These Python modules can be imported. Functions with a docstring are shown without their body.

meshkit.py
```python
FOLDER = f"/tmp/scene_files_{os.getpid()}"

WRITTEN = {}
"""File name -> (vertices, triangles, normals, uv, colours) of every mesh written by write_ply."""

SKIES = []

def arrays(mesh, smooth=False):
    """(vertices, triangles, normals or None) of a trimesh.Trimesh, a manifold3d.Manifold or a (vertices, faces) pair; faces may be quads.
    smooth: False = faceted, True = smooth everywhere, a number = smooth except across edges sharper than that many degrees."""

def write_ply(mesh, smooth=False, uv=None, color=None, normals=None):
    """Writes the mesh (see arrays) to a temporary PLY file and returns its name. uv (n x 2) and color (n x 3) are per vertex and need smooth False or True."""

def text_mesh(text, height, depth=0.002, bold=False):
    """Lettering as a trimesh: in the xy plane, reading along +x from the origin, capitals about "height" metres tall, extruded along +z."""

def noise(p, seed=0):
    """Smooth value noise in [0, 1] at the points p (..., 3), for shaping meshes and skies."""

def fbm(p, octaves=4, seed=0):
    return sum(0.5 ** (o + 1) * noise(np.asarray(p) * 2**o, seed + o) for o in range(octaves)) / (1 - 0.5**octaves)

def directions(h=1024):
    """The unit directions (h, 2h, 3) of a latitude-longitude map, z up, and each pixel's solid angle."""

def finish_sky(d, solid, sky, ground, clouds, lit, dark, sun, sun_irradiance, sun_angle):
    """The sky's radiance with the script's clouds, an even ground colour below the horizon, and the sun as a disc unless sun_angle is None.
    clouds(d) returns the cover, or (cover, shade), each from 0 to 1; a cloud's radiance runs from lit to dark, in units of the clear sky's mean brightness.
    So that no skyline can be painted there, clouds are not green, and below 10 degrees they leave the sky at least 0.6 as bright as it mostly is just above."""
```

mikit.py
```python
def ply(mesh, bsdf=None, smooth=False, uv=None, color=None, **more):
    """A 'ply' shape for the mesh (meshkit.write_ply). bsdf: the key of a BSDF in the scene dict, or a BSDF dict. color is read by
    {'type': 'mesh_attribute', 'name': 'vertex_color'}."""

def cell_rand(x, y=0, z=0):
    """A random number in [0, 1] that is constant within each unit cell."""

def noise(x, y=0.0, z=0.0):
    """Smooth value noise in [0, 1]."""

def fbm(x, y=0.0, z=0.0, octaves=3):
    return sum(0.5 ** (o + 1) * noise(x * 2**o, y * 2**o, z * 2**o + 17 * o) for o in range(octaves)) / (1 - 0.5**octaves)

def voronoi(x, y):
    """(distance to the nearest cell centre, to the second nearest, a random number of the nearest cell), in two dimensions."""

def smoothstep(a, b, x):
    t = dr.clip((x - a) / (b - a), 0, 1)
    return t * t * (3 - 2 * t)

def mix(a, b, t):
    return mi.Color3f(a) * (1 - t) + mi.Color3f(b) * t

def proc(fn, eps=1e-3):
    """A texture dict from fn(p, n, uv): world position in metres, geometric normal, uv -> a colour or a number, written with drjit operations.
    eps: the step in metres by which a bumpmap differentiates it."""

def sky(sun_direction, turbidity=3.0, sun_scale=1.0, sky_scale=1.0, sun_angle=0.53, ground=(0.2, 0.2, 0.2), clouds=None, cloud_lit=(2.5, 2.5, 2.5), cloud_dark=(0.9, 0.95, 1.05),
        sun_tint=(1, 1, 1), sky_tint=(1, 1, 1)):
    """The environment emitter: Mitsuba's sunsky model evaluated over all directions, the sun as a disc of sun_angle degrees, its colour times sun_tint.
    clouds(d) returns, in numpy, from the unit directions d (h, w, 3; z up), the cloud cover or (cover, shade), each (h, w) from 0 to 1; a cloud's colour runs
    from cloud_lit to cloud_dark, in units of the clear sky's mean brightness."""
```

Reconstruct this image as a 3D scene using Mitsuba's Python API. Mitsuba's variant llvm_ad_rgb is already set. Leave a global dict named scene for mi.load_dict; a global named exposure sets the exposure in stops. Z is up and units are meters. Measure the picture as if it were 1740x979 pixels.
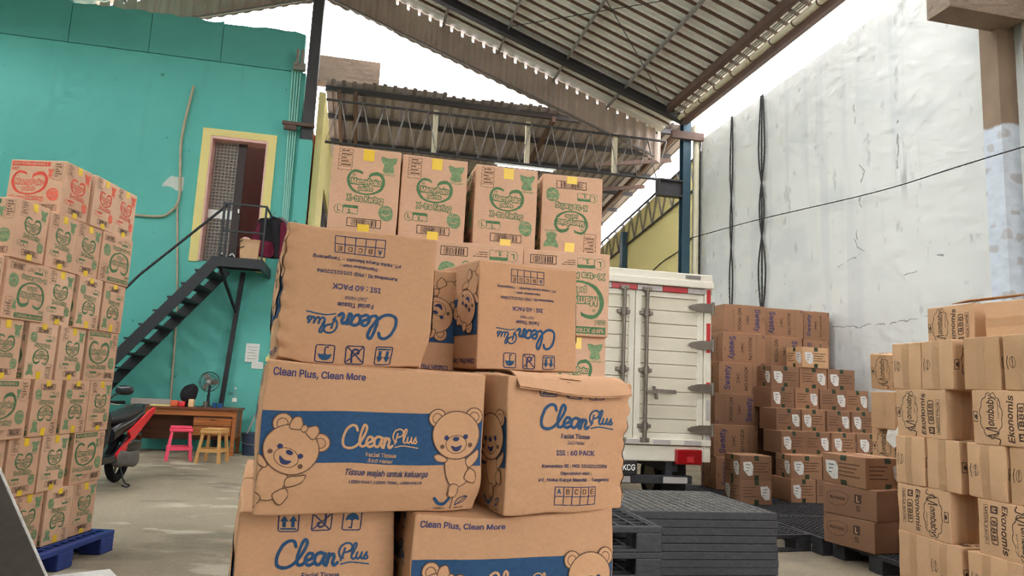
import math, random
import numpy as np, trimesh, mitsuba as mi, drjit as dr
import mikit, meshkit
from shapely.geometry import Polygon, LineString, Point, box as sbox, MultiPolygon
from shapely.ops import unary_union
from shapely import affinity

# ------------------------------------------------------------------ camera, sky, exposure
T = mi.ScalarTransform4f
RM = np.array([[0.9768015, -0.0467998, -0.2089702], [0.0748660, 0.9888814, 0.1284862], [0.2006337, -0.1411502, 0.9694446]])
CAM = np.array([0.0, 0.0, 1.3])
def cam_axis(c):
    w = RM.T @ np.array(c, float)
    return np.array([w[0], w[2], -w[1]])
FWD, UP = cam_axis([0, 0, 1]), cam_axis([0, -1, 0])
exposure = 0.18
scene, labels = {}, {}
scene['camera'] = dict(type='perspective', fov=2 * math.degrees(math.atan(870 / 1200)), fov_axis='x', near_clip=0.05, far_clip=500.0,
                       to_world=T().look_at(origin=CAM.tolist(), target=(CAM + FWD).tolist(), up=UP.tolist()))
def overcast(d):
    n = meshkit.fbm(d * np.array([3.0, 3.0, 5.0]), 4, 3)
    return np.clip(0.93 + 0.2 * (n - 0.5), 0, 1), np.clip(0.25 + 0.5 * (n - 0.5), 0, 1)
scene['sky'] = mikit.sky((-0.3, -0.55, 0.78), turbidity=5.0, sun_scale=0.0, sky_scale=1.0, ground=(0.3, 0.28, 0.25), clouds=overcast,
                         cloud_lit=(2.5, 2.5, 2.5), cloud_dark=(1.7, 1.75, 1.8))
SKY_GAIN = 24.0
scene['sky']['scale'] = SKY_GAIN

# ------------------------------------------------------------------ helpers
def lin(r, g, b):
    return [((v / 255) / 12.92 if v / 255 < 0.04045 else ((v / 255 + 0.055) / 1.055) ** 2.4) for v in (r, g, b)]
def rgb(c):
    return {'type': 'rgb', 'value': list(c)}
def bsdf(key, color, rough=0.6, spec=0.4, bump=None, bscale=1.0, **more):
    base = color if isinstance(color, dict) else rgb(color)
    d = {'type': 'principled', 'base_color': base, 'roughness': rough, 'specular': spec, **more}
    if bump is not None:
        d = {'type': 'bumpmap', 'arbitrary': mikit.proc(bump), 'scale': bscale, 'bsdf': d}
    scene[key] = {'type': 'twosided', 'bsdf': d}
    return key
used = {}
def numbered(name):
    n = used.get(name, 0); used[name] = n + 1
    return name if n == 0 else '%s_%03d' % (name, n)
def thing(name, label=None, cat=None, group=None, kind=None):
    key = numbered(name)
    tag(key, label, cat, group, kind)
    return key
def tag(key, label=None, cat=None, group=None, kind=None):
    d = {k: v for k, v in (('label', label), ('category', cat), ('group', group), ('kind', kind)) if v}
    if d: labels[key] = d
def put(key, mesh, m, smooth=False, M=None):
    d = mesh if isinstance(mesh, dict) else mikit.ply(mesh, m, smooth)
    if m is not None: d = {**d, 'bsdf': {'type': 'ref', 'id': m}}
    if M is not None: d = {**d, 'to_world': T(np.asarray(M, float).tolist())}
    scene[key] = d
    return key
def part(parent, name, mesh, m, smooth=False, M=None, label=None):
    key = numbered(parent + '__' + name)
    put(key, mesh, m, smooth, M)
    if label: labels[key] = {'label': label}
    return key
def solo(name, mesh, m, label, cat, group=None, smooth=False, kind=None, M=None):
    return put(thing(name, label, cat, group, kind), mesh, m, smooth, M)
def struct(name, mesh, m, smooth=False, label=None, cat=None):
    key = numbered(name); put(key, mesh, m, smooth); tag(key, label, cat, None, 'structure')
    return key
cat_ = trimesh.util.concatenate
def bx(x0, x1, y0, y1, z0, z1):
    m = trimesh.creation.box((abs(x1 - x0), abs(y1 - y0), abs(z1 - z0)))
    m.apply_translation(((x0 + x1) / 2, (y0 + y1) / 2, (z0 + z1) / 2))
    return m
def rbox(w, d, h, r=0.01, n=3):
    """box with rounded edges about the origin"""
    return cube_grid(np.array([w, d, h]) / 2, n, r)
def rbx(x0, x1, y0, y1, z0, z1, r=0.01):
    m = rbox(x1 - x0, y1 - y0, z1 - z0, r); m.apply_translation(((x0 + x1) / 2, (y0 + y1) / 2, (z0 + z1) / 2)); return m
def tube(pts, r, sides=8, cap=True):
    p = np.asarray(pts, float)
    t = np.gradient(p, axis=0); t /= np.linalg.norm(t, axis=1, keepdims=True) + 1e-12
    ref = np.array([0, 0, 1.0]) if abs(t[0, 2]) < 0.9 else np.array([1.0, 0, 0])
    V, F = [], []
    rr = np.broadcast_to(r, (len(p),))
    ang = np.arange(sides) * 2 * math.pi / sides
    a = np.cross(t[0], ref); a /= np.linalg.norm(a)
    for i in range(len(p)):
        a = a - t[i] * (a @ t[i]); a /= np.linalg.norm(a); b = np.cross(t[i], a)
        V.append(p[i] + rr[i] * (np.cos(ang)[:, None] * a + np.sin(ang)[:, None] * b))
    V = np.vstack(V)
    for i in range(len(p) - 1):
        for j in range(sides):
            k = (j + 1) % sides
            F += [[i * sides + j, i * sides + k, (i + 1) * sides + k], [i * sides + j, (i + 1) * sides + k, (i + 1) * sides + j]]
    if cap:
        for i, s in ((0, -1), (len(p) - 1, 1)):
            c = len(V); V = np.vstack([V, p[i]])
            for j in range(sides):
                k = (j + 1) % sides
                F.append([c, i * sides + k, i * sides + j] if s < 0 else [c, i * sides + j, i * sides + k])
    return trimesh.Trimesh(V, F, process=False)
def bar(a, b, w, h=None):
    """square bar from a to b, h measured upwards"""
    a, b = np.array(a, float), np.array(b, float); h = h or w
    d = b - a; L = np.linalg.norm(d); d /= L
    s = np.cross(d, [0, 0, 1.0]) if abs(d[2]) < 0.95 else np.array([1.0, 0, 0])
    s /= np.linalg.norm(s); u = np.cross(s, d)
    m = trimesh.creation.box((L, w, h)); M = np.eye(4); M[:3, 0], M[:3, 1], M[:3, 2], M[:3, 3] = d, -s, u, (a + b) / 2
    m.apply_transform(M); return m
def lathe(profile, n=24):
    m = trimesh.creation.revolve(np.array(profile, float), sections=n); return m
def spline(p, n=8, closed=False):
    p = np.asarray(p, float)
    q = np.vstack([p[-1], p, p[0], p[1]]) if closed else np.vstack([2 * p[0] - p[1], p, 2 * p[-1] - p[-2]])
    out = []
    for i in range(1, len(q) - 2):
        a, b, c, d = q[i - 1:i + 3]
        for t in np.arange(n) / n:
            out.append(0.5 * ((2 * b) + (c - a) * t + (2 * a - 5 * b + 4 * c - d) * t * t + (3 * b - a - 3 * c + d) * t ** 3))
    if not closed: out.append(p[-1])
    return np.array(out)
def prism(poly, depth):
    gs = getattr(poly, 'geoms', [poly])
    return cat_([trimesh.creation.extrude_polygon(g, depth, engine='earcut') for g in gs])
def cube_grid(h, n, r, smooth_seed=None):
    """closed rounded box with an n x n grid on each face, half sizes h"""
    h = np.asarray(h, float); V, F = [], []
    for ax in range(3):
        for s in (-1, 1):
            b, c = (ax + 1) % 3, (ax + 2) % 3
            def ticks(k):
                e = min(r, h[k] * 0.45)
                return np.unique(np.r_[-h[k], -h[k] + e * 0.35, np.linspace(-h[k] + e, h[k] - e, n), h[k] - e * 0.35, h[k]])
            tb, tc = ticks(b), ticks(c)
            B, C = np.meshgrid(tb, tc, indexing='ij')
            P = np.zeros(B.shape + (3,)); P[..., b], P[..., c], P[..., ax] = B, C, s * h[ax]
            base = sum(len(v) for v in V); V.append(P.reshape(-1, 3))
            i, j = np.meshgrid(np.arange(len(tb) - 1), np.arange(len(tc) - 1), indexing='ij')
            q = np.stack([i * len(tc) + j, (i + 1) * len(tc) + j, (i + 1) * len(tc) + j + 1, i * len(tc) + j + 1], -1).reshape(-1, 4) + base
            if s < 0: q = q[:, ::-1]
            F.append(np.vstack([q[:, [0, 1, 2]], q[:, [0, 2, 3]]]))
    m = trimesh.Trimesh(round_map(np.vstack(V), h, r), np.vstack(F), process=False)
    m.merge_vertices(digits_vertex=6)
    return m
def round_map(p, h, r):
    core = np.clip(p, -(h - r), h - r); d = p - core
    L = np.linalg.norm(d, axis=1, keepdims=True)
    return core + np.where(L > 1e-9, d / np.maximum(L, 1e-9) * r, 0)

# ------------------------------------------------------------------ flat print: lists of (V2, F)
def tri(poly):
    out = []
    for g in getattr(poly, 'geoms', [poly]):
        if isinstance(g, Polygon) and g.area > 1e-10:
            v, f = trimesh.creation.triangulate_polygon(g, engine='earcut'); out.append((np.asarray(v), np.asarray(f)))
    return out
_text = {}
def text_unit(s, bold=True):
    """lettering as 2-D triangles in its bounding box [0,1]^2, y up; and its aspect"""
    k = (s, bold)
    if k not in _text:
        m = meshkit.text_mesh(s, 0.1, 0.01, bold=bold)
        keep = m.face_normals[:, 2] > 0.5
        v, f = m.vertices[:, :2], m.faces[keep]
        u, inv = np.unique(f, return_inverse=True); v = v[u]; f = inv.reshape(-1, 3)
        lo, hi = v.min(0), v.max(0)
        _text[k] = ((v - lo) / (hi - lo), f, (hi - lo)[0] / (hi - lo)[1])
    return _text[k]
_tpoly = {}
def text_poly(s, bold=True):
    if s not in _tpoly:
        v, f, a = text_unit(s, bold)
        v = v * [a, 1]
        _tpoly[s] = (unary_union([Polygon(v[t]).buffer(1e-4) for t in f]).simplify(0.004), a)
    return _tpoly[s]
class Art:
    """prints of one face; u from its left edge, v from its top edge, both 0..1"""
    def __init__(self, w, h): self.w, self.h, self.ink = w, h, {}
    def pt(self, u, v): return (u - 0.5) * self.w, (0.5 - v) * self.h
    def add(self, ink, tris, lift=0):
        self.ink.setdefault((ink, lift), []).extend(tris)
    def rect(self, ink, u0, v0, u1, v1, lift=0):
        a, b = self.pt(u0, v1), self.pt(u1, v0); self.add(ink, tri(sbox(*a, *b)), lift)
    def frame(self, ink, u0, v0, u1, v1, t=0.0018, r=0.0, lift=0):
        p = sbox(*self.pt(u0, v1), *self.pt(u1, v0))
        if r: p = p.buffer(-r).buffer(r)
        self.add(ink, tri(p.difference(p.buffer(-t))), lift)
    def poly(self, ink, p, lift=0): self.add(ink, tri(p), lift)
    def line(self, ink, pts, t, lift=0, closed=False, smooth=True):
        q = np.array([self.pt(*p) for p in pts])
        if smooth: q = spline(q, 6, closed)
        if closed: q = np.vstack([q, q[0]])
        self.add(ink, tri(LineString(q).buffer(t / 2, quad_segs=2).simplify(t * 0.08)), lift)
    def blob(self, ink, pts, lift=0):
        q = spline([self.pt(*p) for p in pts], 6, True); self.add(ink, tri(Polygon(q).buffer(0)), lift)
    def circle(self, ink, u, v, r, t=None, lift=0, ry=None):
        c = affinity.scale(Point(*self.pt(u, v)).buffer(1.0, quad_segs=7), r, ry or r)
        self.add(ink, tri(c if t is None else c.difference(c.buffer(-t))), lift)
    def text(self, ink, s, u0, v0, u1, v1, bold=True, lift=0, slant=0.0, turn=0):
        v, f, a = text_unit(s, bold)
        v = v.copy()
        if slant: v[:, 0] += slant * v[:, 1] / a; v[:, 0] /= (1 + slant / a)
        if turn: v = np.stack([1 - v[:, 1], v[:, 0]], 1) if turn > 0 else np.stack([v[:, 1], 1 - v[:, 0]], 1)
        p0, p1 = np.array(self.pt(u0, v1)), np.array(self.pt(u1, v0))
        self.add(ink, [(p0 + v * (p1 - p0), f)], lift)
    def bubble(self, ink, s, u0, v0, u1, v1, t, lift=0):
        p, a = text_poly(s); p0, p1 = np.array(self.pt(u0, v1)), np.array(self.pt(u1, v0))
        q = affinity.affine_transform(p, [(p1 - p0)[0] / a, 0, 0, (p1 - p0)[1], p0[0], p0[1]])
        self.add(ink, tri(q.buffer(t).difference(q.buffer(t * 0.1)).simplify(t * 0.12)), lift)
FACES = {'front': ([1, 0, 0], [0, 0, 1], [0, -1, 0]), 'back': ([-1, 0, 0], [0, 0, 1], [0, 1, 0]), 'left': ([0, -1, 0], [0, 0, 1], [-1, 0, 0]),
         'right': ([0, 1, 0], [0, 0, 1], [1, 0, 0]), 'top': ([1, 0, 0], [0, 1, 0], [0, 0, 1]), 'bottom': ([1, 0, 0], [0, -1, 0], [0, 0, -1])}
def wrap(tris, face, h, r, deform=None, lift=0.0006, flip=False, step=0.06):
    U, V_, N = (np.array(a, float) for a in FACES[face]); h = np.asarray(h, float)
    vs, fs, n = [], [], 0
    for v, f in tris:
        vs.append(v); fs.append(f + n); n += len(v)
    v, f = np.vstack(vs), np.vstack(fs)
    if flip: v = -v
    p = v[:, :1] * U + v[:, 1:] * V_ + N * (np.abs(N) @ h)
    if deform is not None and step: p, f = trimesh.remesh.subdivide_to_size(p, f, step, max_iter=8)
    m = trimesh.Trimesh(p, f, process=False)
    bad = np.cross(p[f[:, 1]] - p[f[:, 0]], p[f[:, 2]] - p[f[:, 0]]) @ N < 0
    f = f.copy(); f[bad] = f[bad][:, ::-1]
    p = round_map(p, h, r)
    if deform is not None: p = deform(p)
    return trimesh.Trimesh(p + N * lift, f, process=False)
def bulge(h, amp, noise=0.0, freq=7.0, seed=0, dents=()):
    h = np.asarray(h, float)
    def fn(p):
        q = np.clip(p / h, -1, 1); o = p.copy()
        for a in range(3):
            b, c = (a + 1) % 3, (a + 2) % 3
            o[:, a] += np.sign(q[:, a]) * amp * np.abs(q[:, a]) ** 3 * (1 - q[:, b] ** 2) * (1 - q[:, c] ** 2)
        if noise:
            for a in range(3):
                o[:, a] += noise * 2 * (meshkit.fbm(p * freq + 31.7 * a, 2, seed + a) - 0.5)
        for c, rad, vec in dents:
            d2 = (((p - np.array(c)) / np.array(rad)) ** 2).sum(1)
            o += np.exp(-d2)[:, None] * np.array(vec)
        return o
    return fn
def carton_parts(w, d, h, body, arts, r=0.006, n=5, deform=None, step=0.06, lift=0.0006, extra=()):
    """list of (name, ply dict, bsdf, label) about the carton's centre; arts: [(face, Art, flip)]"""
    hh = np.array([w, d, h]) / 2
    m = cube_grid(hh, n, r)
    if deform is not None: m.vertices = deform(m.vertices)
    out = [('body', mikit.ply(m, body, 35), body, None)]
    for face, art, flip in arts:
        sheets = {}
        for (ink, lv), tris in art.ink.items():
            nm = {'tape_yellow': 'tape', 'tape_green': 'tape', 'label_white': 'paper_label', 'tape_clear': 'tape'}.get(ink, 'artwork_print')
            for piece in ([[t] for t in tris] if nm != 'artwork_print' else [tris]):
                m = wrap(piece, face, hh, r, deform, lift * (1 + lv), flip, step)
                if nm == 'artwork_print': sheets.setdefault(ink, []).append(m)
                else: out.append((nm, mikit.ply(m, ink, False), ink, None))
        for ink, ms in sheets.items(): out.append(('artwork_print', mikit.ply(cat_(ms), ink, False), ink, None))
    out += list(extra)
    return out
def place_carton(parts, M, name, label, group=None, body=None):
    key = thing(name, label, 'carton', group)
    for nm, d, m, lab in parts:
        k = numbered(key + '__' + nm)
        put(k, d, body if (nm == 'body' and body) else m, M=M)
    return key
def pose(x, y, z, yaw=0.0, axes=None, tilt=(0, 0)):
    """centre at x y z; axes: world directions of the carton's own x, y, z before the yaw"""
    M = np.eye(4)
    if axes is not None: M[:3, :3] = np.array(axes, float).T
    R = trimesh.transformations.rotation_matrix(yaw, [0, 0, 1]) @ trimesh.transformations.rotation_matrix(tilt[0], [0, 1, 0]) @ trimesh.transformations.rotation_matrix(tilt[1], [1, 0, 0])
    M = R @ M; M[:3, 3] = [x, y, z]
    return M
FLIP = [[-1, 0, 0], [0, 1, 0], [0, 0, -1]]

# ------------------------------------------------------------------ materials
def mottled(c, amp=0.12, f=2.2, grain=0.06, gf=140.0, tint=None):
    c = np.array(c)
    def fn(p, n, uv):
        a = mikit.fbm(p.x * f, p.y * f, p.z * f, 3); g = mikit.noise(p.x * gf, p.y * gf, p.z * gf)
        return mi.Color3f(c.tolist()) * (1 - amp + 2 * amp * a - grain + 2 * grain * g)
    return mikit.proc(fn)
def kraft(key, c, amp=0.13):
    bsdf(key, mottled(lin(*c), amp, 3.0, 0.05), 0.75, 0.25, bump=lambda p, n, uv: mikit.noise((p.x + p.y) * 160.0, 0.0, p.z * 9.0) * 0.6 + mikit.fbm(p.x * 25, p.y * 25, p.z * 25, 2), bscale=0.0012)
kraft('kraft_diaper', (200, 160, 132)); kraft('kraft_diaper_pale', (208, 170, 142)); kraft('kraft_tissue', (174, 132, 99))
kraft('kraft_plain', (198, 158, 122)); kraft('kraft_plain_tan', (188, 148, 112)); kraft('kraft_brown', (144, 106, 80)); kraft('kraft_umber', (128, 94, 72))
bsdf('ink_blue', mottled(lin(36, 66, 98), .12, 9, .12), 0.7, 0.2); bsdf('ink_navy', lin(44, 48, 80), 0.7, 0.2)
bsdf('ink_green', mottled(lin(80, 114, 78), .14, 9, .15), 0.7, 0.2); bsdf('ink_green_pale', mottled(lin(118, 140, 102), .22, 40, .25), 0.7, 0.2)
bsdf('ink_red', mottled(lin(205, 78, 62), .12, 9, .15), 0.7, 0.2); bsdf('ink_red_pale', mottled(lin(214, 104, 84), .14, 14, .2), 0.7, 0.2)
bsdf('ink_dark', lin(74, 54, 48), 0.7, 0.2); bsdf('ink_outline', lin(92, 66, 52), 0.7, 0.2); bsdf('ink_violet', lin(56, 54, 94), 0.7, 0.2)
bsdf('ink_kraft', mottled(lin(178, 136, 102), .1, 5, .05), 0.75, 0.2)
bsdf('tape_yellow', lin(224, 186, 48), 0.35, 0.5); bsdf('tape_green', lin(48, 58, 40), 0.4, 0.4); bsdf('label_white', mottled(lin(205, 200, 192), .1, 20), 0.6, 0.3)
bsdf('tape_clear', mottled(lin(184, 144, 108), .06, 8), 0.25, 0.5)
# ------------------------------------------------------------------ setting: materials
def teal_fn(p, n, uv):
    a = mikit.fbm(p.x * 1.3, p.y * 1.3, p.z * 0.8, 3)
    streak = mikit.smoothstep(0.62, 0.85, mikit.fbm(p.x * 9.0, p.y * 9.0, p.z * 0.5, 2)) * mikit.noise(p.x * 2, 5.0, p.z * 1.5)
    c = mikit.mix(lin(84, 170, 160), lin(102, 182, 170), a)
    chip = mikit.smoothstep(0.82, 0.84, mikit.fbm(p.x * 5.1, 2.0, p.z * 5.1, 5))
    c = mikit.mix(c, lin(86, 150, 140), streak * 0.5)
    patch = mikit.smoothstep(0.42, 0.36, dr.sqrt(dr.square((p.x + 3.43) * 1.4) + dr.square((p.z - 4.66) * 3.0)) + 0.25 * mikit.fbm(p.x * 7, 1.0, p.z * 7, 2) - 0.1)
    c = mikit.mix(c, lin(200, 205, 196), patch * (p.x < -3.36))
    return mikit.mix(c, lin(70, 128, 118), chip * 0.8)
bsdf('paint_teal', mikit.proc(teal_fn), 0.65, 0.3, bump=lambda p, n, uv: mikit.fbm(p.x * 7, p.y * 7, p.z * 5, 3), bscale=0.02)
bsdf('paint_teal_band', mottled(lin(86, 162, 152), .14, 1.1, .05), 0.65, 0.3, bump=lambda p, n, uv: mikit.fbm(p.x * 7, p.y * 7, p.z * 5, 3), bscale=0.02)
def seg_dist(y, z, pts):
    d = mi.Float(9.0)
    for (a, b), (c, e) in zip(pts[:-1], pts[1:]):
        L = (c - a) ** 2 + (e - b) ** 2
        t = dr.clip(((y - a) * (c - a) + (z - b) * (e - b)) / L, 0, 1)
        d = dr.minimum(d, dr.sqrt(dr.square(y - a - t * (c - a)) + dr.square(z - b - t * (e - b))))
    return d
CRACKS = [([(8.62, 5.75), (8.55, 5.58), (8.55, 5.3)], .014), ([(8.5, 4.72), (8.36, 4.55), (8.47, 4.35), (8.5, 4.12), (8.44, 4.05)], .010), ([(7.72, 5.05), (7.72, 4.72), (7.73, 4.4)], .022),
          ([(8.6, 3.62), (8.55, 3.5), (8.4, 3.42), (8.9, 3.3), (9.2, 3.22)], .009), ([(8.56, 3.8), (8.55, 3.62)], .016), ([(6.35, 2.55), (6.6, 2.5), (7.2, 2.42), (8.0, 2.36), (9.2, 2.42)], .010),
          ([(7.15, 3.15), (6.95, 3.12), (6.8, 3.14)], .016), ([(10.3, 3.4), (10.3, 3.2)], .012), ([(11.2, 3.2), (10.9, 3.24)], .010), ([(7.7, 2.98), (7.45, 2.98)], .008)]
def white_fn(p, n, uv):
    a = mikit.fbm(p.y * 0.55, p.z * 0.55, 3.0, 4)
    c = mikit.mix(lin(204, 204, 200), lin(222, 222, 217), a)
    dirt = mikit.smoothstep(0.52, 0.72, mikit.fbm(p.y * 1.1, p.z * 1.6, 9.0, 4))
    streak = mikit.smoothstep(0.55, 0.8, mikit.fbm(p.y * 5.0, p.z * 0.35, 4.0, 3))
    c = mikit.mix(c, lin(184, 188, 190), dirt * 0.4); c = mikit.mix(c, lin(190, 192, 193), streak * 0.4)
    speck = mikit.smoothstep(0.70, 0.84, mikit.fbm(p.y * 7.0, p.z * 4.0, 20.0, 5))
    c = mikit.mix(c, lin(160, 160, 158), speck * 0.5)
    wob = 0.09 * (mikit.fbm(p.y * 9, p.z * 9, 1.0, 3) - 0.5)
    for pts, w in CRACKS:
        d = seg_dist(p.y + wob, p.z + wob, pts)
        c = mikit.mix(c, lin(84, 84, 80), mikit.smoothstep(w, w * 0.3, d) * mikit.smoothstep(0.3, 0.5, mikit.noise(p.y * 11, p.z * 11, 2.0)) * 0.65)
    smear = mikit.smoothstep(0.5, 0.0, dr.sqrt(dr.square((p.y - 7.6) * 1.6) + dr.square((p.z - 4.4) * 0.8))) * mikit.smoothstep(0.45, 0.7, mikit.fbm(p.y * 9.0, p.z * 1.2, 6.0, 3))
    return mikit.mix(c, lin(120, 126, 126), smear * 0.6)
bsdf('paint_white', mikit.proc(white_fn), 0.7, 0.25, bump=lambda p, n, uv: mikit.fbm(p.y * 5, p.z * 5, p.x * 5, 4), bscale=0.03)
def floor_fn(p, n, uv):
    a = mikit.fbm(p.x * 0.9, p.y * 0.9, 1.0, 4)
    c = mikit.mix(lin(112, 102, 86), lin(148, 136, 116), a)
    w = mikit.smoothstep(0.58, 0.76, mikit.fbm(p.x * 2.1 + p.y * .9, p.y * 4.0, 7.0, 5)) * mikit.smoothstep(0.4, 0.65, mikit.fbm(p.x * .8, p.y * .8, 3.0, 2))
    c = mikit.mix(c, lin(176, 168, 150), w * 0.6)
    k = mikit.smoothstep(0.52, 0.78, mikit.fbm(p.x * 1.7 + p.y * .5, p.y * 3.0, 12.0, 5))
    c = mikit.mix(c, lin(86, 79, 69), k * 0.5)
    return c * (0.93 + 0.14 * mikit.noise(p.x * 60, p.y * 60, 0.0))
bsdf('concrete_floor', mikit.proc(floor_fn), 0.7, 0.3, bump=lambda p, n, uv: mikit.fbm(p.x * 14, p.y * 14, 0.0, 3), bscale=0.012)
bsdf('concrete_raw', mottled(lin(128, 112, 98), .25, 2.6, .1, 60), 0.85, 0.2, bump=lambda p, n, uv: mikit.fbm(p.x * 18, p.y * 18, p.z * 18, 3), bscale=0.015)
def pillar_fn(p, n, uv):
    e = p.z + 0.12 * mikit.fbm(p.x * 9, p.y * 9, p.z * 4, 3)
    raw = mi.Color3f(lin(140, 120, 102)) * (0.75 + 0.5 * mikit.fbm(p.x * 5, p.y * 5, p.z * 3, 3))
    wash = mi.Color3f(lin(196, 203, 212)) * (0.8 + 0.35 * mikit.fbm(p.x * 12, p.y * 12, p.z * 12, 3))
    return mikit.mix(wash, raw, dr.clip(mikit.smoothstep(4.38, 4.42, e) + mikit.smoothstep(0.62, 0.7, mikit.fbm(p.x * 8, p.y * 8, p.z * 8, 2)) * 0.4, 0, 1))
bsdf('concrete_pillar', mikit.proc(pillar_fn), 0.85, 0.2)
bsdf('sheet_roof', mottled(lin(232, 230, 226), .12, .8, .12, 70), 0.5, 0.4)
bsdf('sheet_old', mottled(lin(172, 154, 142), .25, 1.4, .1, 50), 0.7, 0.3)
bsdf('sheet_back', mottled(lin(162, 154, 156), .2, .9, .1, 40), 0.65, 0.3)
bsdf('steel_dark', mottled(lin(62, 60, 62), .2, 3, .1), 0.55, 0.4); bsdf('steel_grey', mottled(lin(120, 114, 110), .15, 3, .1), 0.55, 0.4)
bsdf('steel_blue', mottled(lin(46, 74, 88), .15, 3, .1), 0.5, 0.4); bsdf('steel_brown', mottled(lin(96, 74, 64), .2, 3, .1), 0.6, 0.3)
bsdf('steel_black', lin(34, 34, 38), 0.45, 0.5); bsdf('pvc_cream', lin(216, 206, 180), 0.4, 0.5); bsdf('cable_black', lin(26, 25, 26), 0.5, 0.4); bsdf('cable_grey', lin(120, 116, 104), .5, .4)
bsdf('paint_yellow', mottled(lin(214, 202, 140), .06, .8, .04), 0.7, 0.25); bsdf('paint_trim', mottled(lin(226, 208, 136), .06, 2, .04), 0.6, 0.3)
bsdf('paint_pink', lin(226, 180, 170), 0.6, 0.3); bsdf('paint_maroon', lin(140, 84, 78), 0.6, 0.3); bsdf('dark_wood', lin(52, 36, 34), 0.5, 0.4)
bsdf('pipe_cream', mottled(lin(176, 160, 134), .2, 6, .1), .5, .4); bsdf('pipe_teal', lin(140, 196, 182), .5, .4); bsdf('bulb_white', lin(235, 235, 228), 0.4, 0.4)

# ------------------------------------------------------------------ setting: shell
WX, GY, RX0, HALF, EZ, SL = 6.70, 13.30, -1.27, 7.52, 7.30, 0.358
def roof_z(x): return EZ + SL * (HALF - abs(x - RX0))
struct('floor', bx(-40, 40, -40, 40, -0.3, 0), 'concrete_floor')
struct('wall_right', bx(WX, WX + 0.2, -2.6, GY, 0, 6.72), 'paint_white')
struct('wall_left', bx(-9.1, -8.9, -2.6, GY, 0, 6.2), 'paint_teal')
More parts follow.
